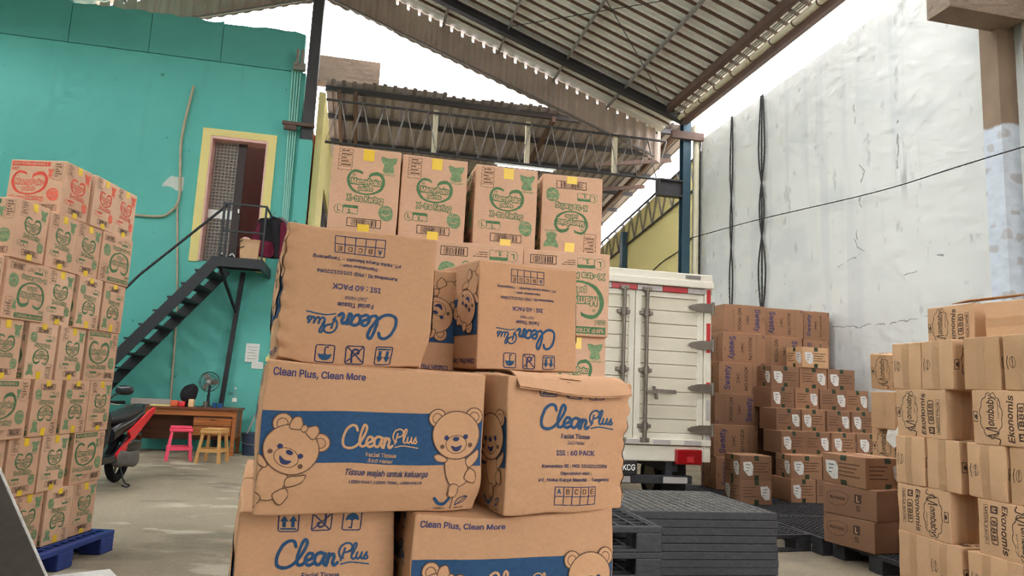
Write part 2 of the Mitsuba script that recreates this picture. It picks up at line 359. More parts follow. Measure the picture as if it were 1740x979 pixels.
# teal end wall with the upstairs doorway cut out
DX0, DX1, DZ0, DZ1 = -2.98, -1.99, 3.30, 5.62
wk = struct('wall_back', cat_([bx(-9.1, DX0, GY, GY + 0.22, 0, 7.04), bx(DX1, -1.44, GY, GY + 0.22, 0, 7.04), bx(DX0, DX1, GY, GY + 0.22, 0, DZ0), bx(DX0, DX1, GY, GY + 0.22, DZ1, 7.04)]), 'paint_teal')
rng = random.Random(5)
xs = [-9.1, -7.2, -5.55, -4.22, -2.98, -1.50]
for a, b in zip(xs[:-1], xs[1:]):
    top = Polygon([(a + 0.006, 7.06), (b - 0.006, 7.06)] + [(b - 0.006 - (b - a - 0.012) * k / 8, 7.84 + rng.uniform(-0.035, 0.02)) for k in range(9)])
    m = prism(top, 0.2); m.apply_transform(np.array([[1, 0, 0, 0], [0, 0, -1, GY + 0.215], [0, 1, 0, 0], [0, 0, 0, 1.0]])); part(wk, 'panel', m, 'paint_teal_band')
# yellow painted surround, pink jambs, dark room behind
t = struct('trim_1', cat_([bx(-3.13, DX0, GY - 0.03, GY, 3.28, 5.75), bx(DX1, -1.84, GY - 0.03, GY, 3.16, 5.75), bx(DX0, DX1, GY - 0.03, GY, DZ1, 5.75)]), 'paint_trim')
dk = struct('door_1', cat_([bx(DX0 - 0.02, DX0 + 0.03, GY - 0.02, GY + 0.30, DZ0, DZ1), bx(DX1 - 0.03, DX1 + 0.02, GY - 0.02, GY + 0.30, DZ0, DZ1), bx(DX0, DX1, GY - 0.02, GY + 0.30, DZ1 - 0.05, DZ1 + 0.02)]), 'paint_pink')
g = [bx(x - 0.008, x + 0.008, GY + 0.19, GY + 0.21, DZ0 + 1.0, DZ1 - 0.06) for x in np.arange(DX0 + 0.07, DX0 + 0.48, 0.062)] + \
    [bx(DX0 + 0.05, DX0 + 0.48, GY + 0.185, GY + 0.205, z - 0.008, z + 0.008) for z in np.arange(DZ0 + 1.02, DZ1 - 0.06, 0.062)]
g2 = [bx(x - 0.008, x + 0.008, GY + 0.19, GY + 0.21, DZ0 + 0.05, DZ0 + 0.82) for x in np.arange(DX0 + 0.07, DX0 + 0.48, 0.062)] + \
     [bx(DX0 + 0.05, DX0 + 0.48, GY + 0.185, GY + 0.205, z - 0.008, z + 0.008) for z in np.arange(DZ0 + 0.07, DZ0 + 0.82, 0.062)]
bsdf('lattice_grey', lin(150, 138, 128), .5, .4)
part(dk, 'lattice', cat_(g), 'lattice_grey'); part(dk, 'lattice', cat_(g2), 'lattice_grey')
part(dk, 'rail', bx(DX0 + 0.04, DX0 + 0.49, GY + 0.18, GY + 0.21, DZ0 + 0.83, DZ0 + 0.99), 'bulb_white')
part(dk, 'mesh_screen', bx(DX0 + 0.04, DX0 + 0.49, GY + 0.215, GY + 0.225, DZ0 + 0.02, DZ1 - 0.06), 'steel_grey')
part(dk, 'leaf', bx(DX0 + 0.46, DX0 + 0.60, GY + 0.16, GY + 0.22, DZ0 + 0.02, DZ1 - 0.05), 'dark_wood')
part(dk, 'handle', rbx(DX0 + 0.555, DX0 + 0.585, GY + 0.13, GY + 0.165, DZ0 + 0.95, DZ0 + 1.03, .006), 'bulb_white')
struct('wall_upstairs', cat_([bx(-5.0, -1.2, 15.2, 15.3, 3.2, 6.5), bx(-5.1, -5.0, GY + .22, 15.3, 3.2, 6.5), bx(-1.45, -1.35, GY + .22, 15.3, 3.2, 6.5), bx(-5.1, -1.35, GY + .22, 14.3, 6.5, 6.6), bx(-5.1, -1.35, GY + .22, 15.3, 3.1, 3.25)]), 'paint_maroon')
# front wall behind the camera with an added unseen doorway placed for the light
struct('wall_front', cat_([bx(-9.1, 1.6, -2.8, -2.6, 0, 10.1), bx(6.3, 6.9, -2.8, -2.6, 0, 7.3), bx(1.6, 6.3, -2.8, -2.6, 5.0, 9.0)]), 'paint_white')
# concrete pillar with its bracket, brown wall strip beside it
pk = struct('wall_pillar', bx(6.47, WX, 5.98, 6.20, 0, 7.0), 'concrete_pillar')
part(pk, 'bracket', bx(5.66, 6.6, 5.75, 6.05, 5.42, 6.4), 'concrete_raw')
struct('wall_return', bx(6.60, WX, -2.6, 5.80, 0, 7.0), 'concrete_raw')
# roof: every sheet, purlin and rafter
rk = numbered('ceiling'); tag(rk, None, None, None, 'structure')
def ribbed(width, length, pitch, rib, hgt, shoulder=0.3):
    ys, zs = [], []
    for k in range(int(round(width / pitch))):
        y = k * pitch
        ys += [y, y + pitch - rib, y + pitch - rib * (1 - shoulder * .5), y + pitch - rib * shoulder * .5]; zs += [0, 0, hgt, hgt]
    ys.append(width); zs.append(0)
    ys, zs = np.array(ys), np.array(zs); n = len(ys)
    V = np.vstack([np.stack([ys * 0, ys, zs], 1), np.stack([ys * 0 + length, ys, zs], 1)])
    F = [[i, i + n, i + n + 1] for i in range(n - 1)] + [[i, i + n + 1, i + 1] for i in range(n - 1)]
    return trimesh.Trimesh(V, F, process=False)
LEN = HALF * math.sqrt(1 + SL * SL) + 0.05
sheet = mikit.ply(ribbed(0.9, LEN, 0.3, 0.10, 0.04, 0.25), 'sheet_roof')
sheet_half = mikit.ply(ribbed(0.9, LEN * .48, 0.3, 0.10, 0.04, 0.25), 'sheet_roof')
ca = 1 / math.sqrt(1 + SL * SL); sa = SL * ca
ridge_z = EZ + SL * HALF
Ys = np.arange(-2.53, 14.0, 0.9)
for sgn in (1, -1):
    for y in Ys:
        if sgn < 0 and 1.7 < y < 5.2: continue   # sheets left out, out of view, to let light onto the stacks
        half = sgn > 0 and 3.6 < y < 7.4       # unseen lower half left open as well for added light
        M = np.eye(4)
        M[:3, 0] = [sgn * ca, 0, -sa]; M[:3, 1] = [0, 1, 0]; M[:3, 2] = [sgn * sa, 0, ca]; M[:3, 3] = [RX0, y, ridge_z]
        part(rk, 'roof_sheet', sheet_half if half else sheet, 'sheet_roof', M=M)
def slope_box(x, w, h, drop, y0, y1):
    """bar along the hall under the roof, its top DROP below the sheets"""
    z = roof_z(x) - drop
    m = trimesh.creation.box((w, y1 - y0, h)); a = math.atan(SL) * (1 if x > RX0 else -1)
    m.apply_transform(trimesh.transformations.rotation_matrix(a, [0, 1, 0])); m.apply_translation((x, (y0 + y1) / 2, z - h / 2)); return m
bsdf('purlin_grey', mottled(lin(128, 124, 120), .12, 3, .1), 0.5, 0.4)
for x in (0.0, 1.2, 2.43, 3.7, 4.97, -2.5, -3.8, -5.1, -6.4, -7.7):
    part(rk, 'purlin', slope_box(x, 0.045, 0.10, 0.035, -2.7, 14.42), 'purlin_grey')
batten = mikit.ply(bx(0, LEN, -.022, .022, -.035, 0.0), 'steel_brown')  # dark strips standing in for the shade inside the sheet grooves
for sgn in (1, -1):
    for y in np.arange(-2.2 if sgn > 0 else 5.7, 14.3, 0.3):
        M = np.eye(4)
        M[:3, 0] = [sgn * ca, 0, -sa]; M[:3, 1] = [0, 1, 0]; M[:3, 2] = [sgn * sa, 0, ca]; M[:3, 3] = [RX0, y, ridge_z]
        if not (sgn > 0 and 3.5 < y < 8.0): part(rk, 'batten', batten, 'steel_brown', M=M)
for y in (13.3, 6.9, 0.5):
    for s in (1, -1):
        a, b = np.array([RX0, y, roof_z(RX0) - 0.20]), np.array([RX0 + s * (HALF + 0.05), y, roof_z(RX0 + s * HALF) - 0.20])
        part(rk, 'rafter', cat_([bar(a + [0, 0, .08], b + [0, 0, .08], 0.15, 0.014), bar(a, b, 0.012, 0.17), bar(a - [0, 0, .08], b - [0, 0, .08], 0.15, 0.014)]), 'steel_dark')
for x0, y0, x1, y1 in ((2.43, 9.6, 5.6, 12.9), (6.0, 8.0, 2.43, 13.1)):
    part(rk, 'brace_rod', tube([[x0, y0, roof_z(x0) - .16], [x1, y1, roof_z(x1) - .16]], 0.008, 5), 'steel_dark')
# eave beams, cream pipe with its joints, cables
part(rk, 'eave_beam', bx(5.86, 5.98, -2.7, 13.2, 7.22, 7.36), 'steel_brown')
part(rk, 'eave_beam', bx(6.24, 6.34, -2.7, 13.3, 6.98, 7.12), 'steel_brown')
for x0, z0 in ((6.02, 7.2), (6.05, 7.185), (6.08, 7.165)):
    part(rk, 'conduit', tube([[x0, -2.7, z0], [x0, 13.2, z0]], 0.012, 6), 'cable_grey')
gp = part(rk, 'gutter_pipe', tube([[6.17, -2.7, 7.12], [6.17, 13.25, 7.12]], 0.055, 10), 'pvc_cream')
for y in np.arange(-2, 13, 0.62): part(gp, 'joint', tube([[6.17, y, 7.12], [6.17, y + 0.03, 7.12]], 0.06, 10), 'steel_brown')
# gable cladding at the end of the hall, sheet by sheet
gk = numbered('wall_gable'); tag(gk, None, None, None, 'structure')
def clad(x0, x1, seed):
    r = random.Random(seed); xs = np.arange(x0, x1 + 1e-6, 0.02)
    y = 14.46 + 0.022 * np.sign(np.sin(xs * 2 * math.pi / 0.24)) * np.abs(np.sin(xs * 2 * math.pi / 0.24)) ** 0.4 + r.uniform(-.012, .012)
    zb = 9.215 - 0.352 * np.abs(xs + 1.29) + r.uniform(-.02, .02)
    ph = np.mod(xs, 0.24)
    zt = np.array([roof_z(x) for x in xs]) - 0.01 - np.where(np.abs(ph - 0.18) < 0.035, 0.12, 0.0)
    n = len(xs); V = np.vstack([np.stack([xs, y, zb], 1), np.stack([xs, y, zt], 1)])
    F = [[i, i + 1, n + i + 1] for i in range(n - 1)] + [[i, n + i + 1, n + i] for i in range(n - 1)]
    return trimesh.Trimesh(V, F, process=False)
k = 0
for x0 in np.arange(-8.5, 6.1, 0.96):
    part(gk, 'sheet', clad(x0, min(x0 + 0.98, 6.3), k), 'sheet_old'); k += 1
part(gk, 'rail', cat_([bar([-1.29 + s * 0.1, 14.40, 9.26 - .035], [-1.29 + s * 7.4, 14.40, 9.26 - 0.352 * 7.4], 0.05, 0.04) for s in (1, -1)]), 'steel_grey')
# posts of the end frame
pk = struct('wall_post', bx(-1.41, -1.21, 13.18, 13.36, 5.70, 9.75), 'steel_dark')
part(pk, 'painted_foot', bx(-1.43, -1.20, 13.16, 13.38, 0, 5.70), 'paint_teal')
part(pk, 'bracket', cat_([bx(-1.75, -1.18, 13.08, 13.16, 5.93, 5.99), bx(-1.72, -1.5, 13.1, 13.16, 5.84, 5.93)]), 'steel_brown')
part(pk, 'clamp', cat_([bx(-1.66, -1.44, 13.12, 13.2, 7.02, 7.16), bx(-1.62, -1.57, 13.1, 13.18, 7.1, 7.42), bx(-1.53, -1.48, 13.1, 13.18, 7.1, 7.42)]), 'cable_grey')
pk = struct('wall_column', cat_([bx(6.25, 6.42, 13.2, 13.22, 0, 7.1), bx(6.25, 6.42, 13.36, 13.38, 0, 7.1), bx(6.325, 6.345, 13.2, 13.38, 0, 7.1)]), 'steel_blue')
part(pk, 'bracket', cat_([bx(5.74, 6.30, 13.2, 13.38, 5.40, 5.43), bx(5.74, 6.30, 13.28, 13.30, 5.43, 5.72), bx(5.74, 6.30, 13.2, 13.38, 5.72, 5.75), bx(5.72, 5.75, 13.2, 13.38, 5.40, 5.75)]), 'steel_dark')
part(pk, 'cross_arm', bx(5.95, 6.66, 13.1, 13.18, 6.62, 6.78), 'steel_brown')
solo('drain_pipe', tube([[6.56, 13.25, 0], [6.56, 13.25, 7.0]], 0.068, 14), 'pvc_cream', 'cream plastic drain pipe running down beside the blue steel column', 'pipe', smooth=40)
solo('drain_pipe', tube([[6.665, 13.3, 0], [6.665, 13.3, 6.75]], 0.028, 8), 'cable_black', 'thin dark pipe at the end of the white wall beside the cream pipe', 'pipe', smooth=40)
# ------------------------------------------------------------------ the lower building beyond
r2 = numbered('ceiling_annex'); tag(r2, None, None, None, 'structure')
S2 = 0.12
def r2z(y): return 7.66 - S2 * (y - 15.0)
sh2 = mikit.ply(ribbed(0.88, 9.1, 0.22, 0.10, 0.04), 'sheet_back')
c2 = 1 / math.sqrt(1 + S2 * S2); rng = random.Random(9)
for k, x in enumerate(np.arange(-1.2, 7.2, 0.87)):
    M = np.eye(4); M[:3, 0] = [0, c2, -S2 * c2]; M[:3, 1] = [1, 0, 0]; M[:3, 2] = [0, S2 * c2, c2]; M[:3, 3] = [x, 14.95 + rng.uniform(-.06, .06), r2z(14.95) + rng.uniform(0, .03)]
    part(r2, 'roof_sheet', sh2, 'sheet_back', M=M)
for y in (15.15, 16.4, 17.7, 19.0, 20.3, 21.6):
    part(r2, 'purlin', bx(-1.2, 7.4, y - .04, y + .04, r2z(y) - .13, r2z(y) - 0.02), 'steel_dark')
for x in (-0.9, -0.55, 3.9, 6.9):
    part(r2, 'rafter', bar([x, 15.0, r2z(15) - .2], [x, 23.5, r2z(23.5) - .2], 0.08, 0.14), 'steel_brown')
part(r2, 'parapet', bx(-1.45, -0.08, 15.5, 15.8, 7.86, 8.47), 'concrete_raw')
struct('wall_annex_right', cat_([prism(Polygon([(13.4, 0), (24, 0), (24, 5.45), (20.3, 6.0), (13.4, 6.95)]), 0.15)]).apply_transform(np.array([[0, 0, 1, 7.2], [1, 0, 0, 0], [0, 1, 0, 0], [0, 0, 0, 1.0]])), 'paint_yellow')
struct('wall_annex_left', cat_([prism(Polygon([(13.4, 0), (24, 0), (24, 6.2), (13.4, 6.75)]).difference(sbox(15.0, 2.6, 18.5, 5.3)), 0.12)]).apply_transform(np.array([[0, 0, 1, -1.17], [1, 0, 0, 0], [0, 1, 0, 0], [0, 0, 0, 1.0]])), 'paint_yellow')
struct('wall_annex_back', bx(-1.2, 7.4, 24, 24.2, 0, 6.3), 'lattice_grey')
wn = struct('window_1', cat_([bx(-1.2, -1.1, 15.0, 15.08, 2.6, 5.3), bx(-1.2, -1.1, 18.42, 18.5, 2.6, 5.3), bx(-1.2, -1.1, 15, 18.5, 5.22, 5.3), bx(-1.2, -1.1, 15, 18.5, 2.6, 2.68), bx(-1.2, -1.1, 16.7, 16.8, 2.6, 5.3)]), 'steel_dark')
scene['pane_glass'] = {'type': 'thindielectric', 'int_ior': 1.5}
part(wn, 'pane', bx(-1.152, -1.148, 15.05, 18.45, 2.65, 5.25), 'pane_glass')
pk2 = struct('wall_annex_post', bx(7.04, 7.2, 18.75, 18.95, 0, 5.9), 'steel_blue')
struct('wall_annex_post', bx(7.04, 7.2, 14.0, 14.2, 0, 6.6), 'steel_blue')
def lattice(name, label, a, b, h, n, rod=0.012, chord=0.028, sag=0.0):
    """two tubular chords from a to b joined by bent rods"""
    key = thing(name, label, 'truss', None, 'thing')
    a, b = np.array(a, float), np.array(b, float); up = np.array([0, 0, h])
    part(key, 'top_chord', tube([a + up, b + up], chord, 8), 'steel_dark', 40); part(key, 'bottom_chord', tube([a, b], chord, 8), 'steel_dark', 40)
    for k in range(n):
        p, q, m = a + (b - a) * k / n, a + (b - a) * (k + 1) / n, a + (b - a) * (k + .5) / n
        for off in (-0.02, 0.02):
            o = np.array([0, off, 0]) if abs((b - a)[0]) > abs((b - a)[1]) else np.array([off, 0, 0])
            part(key, 'web_rod', tube([p + up + o, m + (q - p) * (off * 2) + o, q + up + o] , rod, 5), 'steel_grey', 40)
    return key
lattice('lattice_girder', 'long lattice girder of dark tubes spanning below the lower back roof', [-1.25, 14.3, 6.08], [6.35, 14.3, 6.08], 0.9, 17)
lattice('lattice_girder', 'lattice girder running back along the yellow wall under the roof edge', [7.16, 14.2, 6.05], [7.16, 21.5, 5.2], 0.75, 12)
for k, x in enumerate((1.16, 3.17, 5.17)):
    solo('roof_post', bx(x - .05, x + .05, 14.36, 14.46, 6.1, 7.06), 'pvc_cream', 'white post standing on the lattice girder under the lower roof, ' + ('nearest the teal wall', 'middle of the three', 'nearest the white wall')[k], 'post', 'white posts on the lattice girder')
for y in (15.9, 17.6):
    solo('tie_beam', bar([5.2, y, r2z(y) - .75], [7.15, y - .1, r2z(y) - .45], .07, .09), 'steel_brown', 'short brown tie beam under the lower roof, ' + ('closer to' if y < 16 else 'farther from') + ' the lattice girder', 'beam')
fl = thing('fluorescent_lamp', 'white fluorescent tube lamp hanging under the lattice girder', 'lamp')
part(fl, 'housing', rbx(2.45, 3.80, 14.27, 14.33, 6.0, 6.045, .005), 'bulb_white')
scene[numbered(fl + '__tube')] = {**mikit.ply(tube([[2.52, 14.28, 5.985], [3.73, 14.28, 5.985]], 0.016, 8)), 'bsdf': {'type': 'ref', 'id': 'bulb_white'}, 'emitter': {'type': 'area', 'radiance': rgb([6, 6, 5.6])}}
# wires and cables
for y, n in ((11.95, 2), (10.9, 3)):
    ck = thing('wall_cable', 'dark cables hanging down the white wall, %s' % ('the bundle with a loop near its middle' if n == 3 else 'the pair nearer the drain pipe'), 'cable')
    for k in range(n):
        o = (k - (n - 1) / 2) * 0.085
        part(ck, 'strand', tube(spline([[6.66, y + o * .4, 6.72], [6.65, y + o * 1.1, 5.6], [6.65, y - o * .9, 4.6], [6.65, y + o * 1.3, 3.6], [6.65, y + o * .3, 2.75]], 6), 0.014, 5), 'cable_black', 40)
solo('stretched_wire', tube(spline([[6.45, 13.3, 4.55], [6.52, 10.9, 4.40], [6.55, 7.98, 4.13], [6.3, 6.0, 3.95], [6.3, 2.0, 3.75]], 6), 0.008, 5), 'cable_black', 'thin wire stretched along the white wall above the cartons', 'wire', smooth=40)
solo('loose_wire', tube(spline([[7.18, 14.4, 5.0], [7.18, 15.2, 4.75], [7.18, 16.4, 4.6], [7.18, 17.6, 4.3], [7.18, 18.6, 4.15]], 6), 0.014, 5), 'cable_black', 'loose black wire on the yellow wall above the truck', 'wire', smooth=40)
ck = thing('vertical_conduit', 'bundle of thin teal painted conduits down the teal wall beside the post', 'conduit')
for k in range(4):
    part(ck, 'pipe', tube([[-1.68 + .05 * k, 13.27, 7.05], [-1.60 + 0.03 * k, 13.27, 4.0], [-1.60 + .045 * k, 13.27, 1.62]], 0.015, 6), 'pipe_teal', 40)
part(ck, 'clip_block', bx(-1.66, -1.45, 13.22, 13.28, 1.58, 1.66), 'paint_trim')
solo('wall_conduit', cat_([tube(spline([[-3.36, 13.22, 6.47], [-3.38, 13.25, 6.4], [-3.47, 13.26, 5.5], [-3.42, 13.26, 4.75], [-3.40, 13.26, 4.35], [-3.52, 13.26, 4.12], [-3.75, 13.26, 4.02], [-4.6, 13.26, 4.02]], 6), 0.022, 8),
     tube([[-3.42, 13.27, 4.3], [-3.22, 13.27, 2.4], [-3.16, 13.27, 0.8]], 0.018, 7)]), 'pipe_cream', 'cream cable pipe curving down the teal wall beside the upstairs door', 'conduit', smooth=40)
# ------------------------------------------------------------------ diaper cartons
DW, DD, DH = 0.275, 0.375, 0.357
def heart(a, cu, cv, sx, sy, ink, pale):
    """wide heart of two crescents with lettering in it; cu cv its centre, sx sy its size in u and v"""
    q = lambda x, y: (cu + x * sx, cv + y * sy)
    outer = [(-.50, .02), (-.47, -.28), (-.33, -.48), (-.12, -.42), (0.0, -.20), (.12, -.40), (.33, -.46), (.48, -.25), (.49, .05), (.38, .32), (.12, .48), (-.15, .48), (-.38, .34)]
    inner = [(-.42, .02), (-.42, -.22), (-.32, -.38), (-.12, -.33), (0.0, -.10), (.14, -.28), (.33, -.32), (.41, -.18), (.42, .05), (.33, .25), (.12, .42), (-.15, .42), (-.34, .26)]
    P = lambda pts: Polygon(spline([a.pt(*q(*p)) for p in pts], 6, True)).buffer(0)
    notch = unary_union([sbox(*a.pt(*q(-.1, -.02)), *a.pt(*q(.06, -.5)))])
    a.poly(ink, P(outer).difference(P(inner)).difference(notch))
    a.bubble(ink, 'MamyPoko', *q(-.38, -.14), *q(.40, .14), 0.0042); a.bubble(ink, 'pants', *q(-.18, .17), *q(.18, .36), 0.003)
    a.circle(ink, *q(-.33, -.27), 0.006, 0.002)
def size_badge(a, u, v, w, h, ink):
    a.circle(ink, u + w * .2, v + h * .5, w * .2 * a.w, 0.0016); a.text(ink, 'L', u + w * .13, v + h * .25, u + w * .26, v + h * .72)
    a.frame(ink, u + w * .36, v + h * .08, u + w, v + h * .95, 0.0016, 0.006); a.rect(ink, u + w * .37, v + h * .08, u + w * .985, v + h * .36); a.text(ink, '1.', u + w * .56, v + h * .48, u + w * .8, v + h * .86)
def pants_icon(a, u0, v0, u1, v1, ink):
    w, h = u1 - u0, v1 - v0
    a.blob(ink, [(u0, v0), (u0 + w * .5, v0 + h * .06), (u1, v0), (u1 - w * .06, v0 + h * .3), (u1 - w * .2, v0 + h * .45), (u1 - w * .14, v0 + h * .78), (u0 + w * .5, v0 + h * .85), (u0 + w * .14, v0 + h * .78), (u0 + w * .2, v0 + h * .45), (u0 + w * .06, v0 + h * .3)])
    for k in range(2): a.rect(ink, u0 + w * .1, v1 - h * (.1 - .06 * k), u1 - w * .1 * k, v1 - h * (.075 - .06 * k))
def table(a, u0, v0, u1, v1, ink, rows=6):
    a.frame(ink, u0, v0, u1, v1, 0.0014)
    for k in range(1, rows):
        v = v0 + (v1 - v0) * k / rows; a.rect(ink, u0, v, u1, v + .0035)
        a.rect(ink, u0 + (u1 - u0) * .18, v - (v1 - v0) * .10, u0 + (u1 - u0) * (.55 + .35 * ((k * 7) % 3) / 2), v - (v1 - v0) * .05)
def barcode(a, u0, v0, u1, v1, ink, seed=1):
    a.frame(ink, u0, v0, u1, v1, 0.0028); r = random.Random(seed); u = u0 + (u1 - u0) * .13
    while u < u1 - (u1 - u0) * .14:
        w = r.choice((.006, .010, .016)); a.rect(ink, u, v0 + (v1 - v0) * .12, u + w, v1 - (v1 - v0) * .14); u += w + r.choice((.006, .010, .014))
def baby_badge(a, u0, v0, u1, v1, ink):
    cu, cv, w, h = (u0 + u1) / 2, (v0 + v1) / 2, (u1 - u0) / 2, (v1 - v0) / 2
    a.blob(ink, [(cu - w, cv), (cu - w * .8, cv - h * .7), (cu - w * .1, cv - h), (cu + w * .7, cv - h * .8), (cu + w, cv - h * .1), (cu + w * .85, cv + h * .7), (cu + w * .2, cv + h), (cu - w * .6, cv + h * .75)])
    a.text('kraft_diaper', '62 pcs', cu - w * .55, cv - h * .78, cu + w * .6, cv - h * .42, lift=1); a.line('kraft_diaper', [(cu - w * .6, cv + h * .1), (cu, cv + h * .3), (cu + w * .6, cv + h * .05)], .003, lift=1)
def end_art(ink, pale):
    a = Art(DW, DH)
    table(a, .09, .03, .29, .28, 'ink_outline'); pants_icon(a, .71, .08, .94, .30, pale)
    heart(a, .51, .405, .55, .29, ink, pale); a.bubble(ink, 'X-tra Kering', .25, .56, .77, .65, 0.0032)
    size_badge(a, .08, .675, .34, .115, ink); baby_badge(a, .72, .65, .93, .83, pale); barcode(a, .27, .825, .77, .925, 'ink_dark')
    a.rect('tape_yellow', .44, 0.012, .60, .15, lift=1); a.rect('tape_yellow', .43, .89, .60, .988, lift=1)
    return a
def long_art(ink, pale):
    a = Art(DD, DH)
    a.rect(ink, .03, .03, .72, .115); a.text('kraft_diaper', 'MFP XTRA KERING L', .06, .045, .69, .098, lift=1)
    a.frame(ink, .03, .14, .16, .20, .0014); a.text(ink, 'BARU!', .045, .15, .145, .19)
    heart(a, .39, .43, .66, .46, ink, pale); a.bubble(ink, 'X-tra Kering', .06, .68, .66, .77, 0.004)
    table(a, .80, .05, .95, .36, 'ink_outline', 7); pants_icon(a, .70, .16, .79, .34, pale); baby_badge(a, .72, .52, .93, .76, pale)
    size_badge(a, .06, .80, .32, .14, ink); barcode(a, .62, .83, .92, .94, 'ink_dark', 5)
    for k in range(3): a.rect('ink_outline', .40, .84 + .025 * k, .56 - .03 * k, .848 + .025 * k)
    return a
def top_seam(w, d, tape):
    a = Art(w, d)
    if w < d: a.rect('ink_dark', .497, .01, .503, .99); a.rect(tape, .42, .01, .58, .99, lift=1)
    else: a.rect('ink_dark', .01, .497, .99, .503); a.rect(tape, .01, .40, .99, .60, lift=1)
    return a
hd = np.array([DW, DD, DH]) / 2
def diaper(ink, pale, body):
    E_, L_ = end_art(ink, pale), long_art(ink, pale)
    return carton_parts(DW, DD, DH, body, [('front', E_, False), ('left', L_, False), ('right', L_, False), ('top', top_seam(DW, DD, 'tape_clear'), False)], 0.005, 7,
                        bulge(hd, 0.004, 0.0018, 6, 4), 0.07, 0.0009)
GREEN = diaper('ink_green', 'ink_green_pale', 'kraft_diaper'); RED = diaper('ink_red', 'ink_red_pale', 'kraft_diaper_pale')
# the stack in front of the teal wall: rows from the floor; s runs from the far end towards the viewer
PSI = 0.222; PC = np.array([-1.80, 5.84]); PZ = 0.145
ud, nd = np.array([math.sin(PSI), math.cos(PSI)]), np.array([math.cos(PSI), -math.sin(PSI)])
ROWS = {7: [('e', 0, 'u'), ('e', .285, 'u'), ('e', .575, 'u')], 6: [('l', 0, 'd'), ('e', .38, 'u'), ('e', .66, 'u'), ('e', .985, 'u')],
        5: [('e', 0, 'd'), ('e', .305, 'd'), ('e', .60, 'u'), ('l', .88, 'd'), ('l', 1.26, 'u')], 4: [('l', 0, 'u'), ('e', .405, 'u'), ('e', .70, 'd'), ('e', 1.025, 'u'), ('l', 1.31, 'u')],
        3: [('e', 0, 'u'), ('e', .285, 'd'), ('e', .59, 'd'), ('l', .905, 'u'), ('l', 1.30, 'u')], 2: [('l', 0, 'u'), ('e', .435, 'u'), ('e', .715, 'u'), ('e', 1.02, 'd'), ('l', 1.31, 'u')],
        1: [('e', .02, 'u'), ('e', .315, 'd'), ('e', .60, 'u'), ('e', .885, 'u'), ('l', 1.17, 'u'), ]}
ORD = ['', 'first', 'second', 'third', 'fourth', 'fifth', 'sixth']
RN = {7: 'top row', 6: 'second row from top', 5: 'third row from top', 4: 'middle row', 3: 'third row from bottom', 2: 'second row from bottom', 1: 'bottom row'}
rng = random.Random(3)
for r in range(1, 8):
    for k, (kind, s, way) in enumerate(ROWS[r]):
        wd, dp = (DW, DD) if kind == 'e' else (DD, DW)
        off = rng.uniform(-.012, .008) - 0.006 * (4 - r) * .5 + (0.03 if (r, k) == (6, 3) else 0)
        c = PC - ud * (s + wd / 2) - nd * (dp / 2 - off)
        yaw = (math.pi / 2 - PSI if kind == 'e' else -PSI) + rng.uniform(-.025, .025)
        lab = ('%s%s carton %s %s by teal wall %s from motorbike' % ('' if way == 'u' else 'upside down ', 'red' if r == 7 else 'green', 'wide side,' if kind == 'l' else 'narrow end,', RN[r], ORD[k + 1]))
        place_carton(RED if r == 7 else GREEN, pose(c[0], c[1], PZ + (r - .5) * DH, yaw, FLIP if way == 'd' else None), 'diaper_carton', lab, 'diaper cartons before the teal wall',
                     body=rng.choice(['kraft_diaper', 'kraft_diaper', 'kraft_diaper_pale']))
# the stack behind the tissue cartons
MZ = 0.105
MC = [(-.042, 2.86, .02, 'u', ''), (.238, 2.88, .03, 'u', ''), (.552, 2.90, .02, 'u', ''), (.865, 2.92, -.04, 'd', '')]
for k, (x, y, yaw, way, _) in enumerate(MC):
    place_carton(GREEN, pose(x + math.sin(-yaw) * -0, y + DD / 2, MZ + 5.5 * DH, yaw, FLIP if way == 'd' else None), 'diaper_carton',
                 'green diaper carton on top of the tall middle stack, ' + ['nearest the teal wall', 'second from the teal wall', 'third from the teal wall', 'upside down and nearest the truck'][k], 'diaper cartons of the middle stack', body='kraft_diaper')
for k, (x, y, yaw) in enumerate([(.06, 2.86, 0), (.447, 2.84, -.05), (.835, 2.85, -.09)]):
    M = pose(x, y + DW / 2, MZ + 4.5 * DH, yaw - math.pi / 2, FLIP)
    place_carton(GREEN, M, 'diaper_carton', 'green diaper carton upside down, second row of middle stack, ' + ['behind the topmost tissue carton', 'between the tissue cartons', 'beside the truck'][k], 'diaper cartons of the middle stack')
for r in (4, 3, 2, 1):
    for k in range(4):
        place_carton(GREEN, pose(.01 + .29 * k, 2.87 + DD / 2, MZ + (r - .5) * DH, rng.uniform(-.03, .03)), 'diaper_carton',
                     'green diaper carton with yellow tape, %s' % ('third row of middle stack, showing beside the truck' if k == 3 and r == 4 else 'low in the middle stack behind the tissue cartons'), 'diaper cartons of the middle stack' if k == 3 and r == 4 else 'lower cartons of the middle stack')

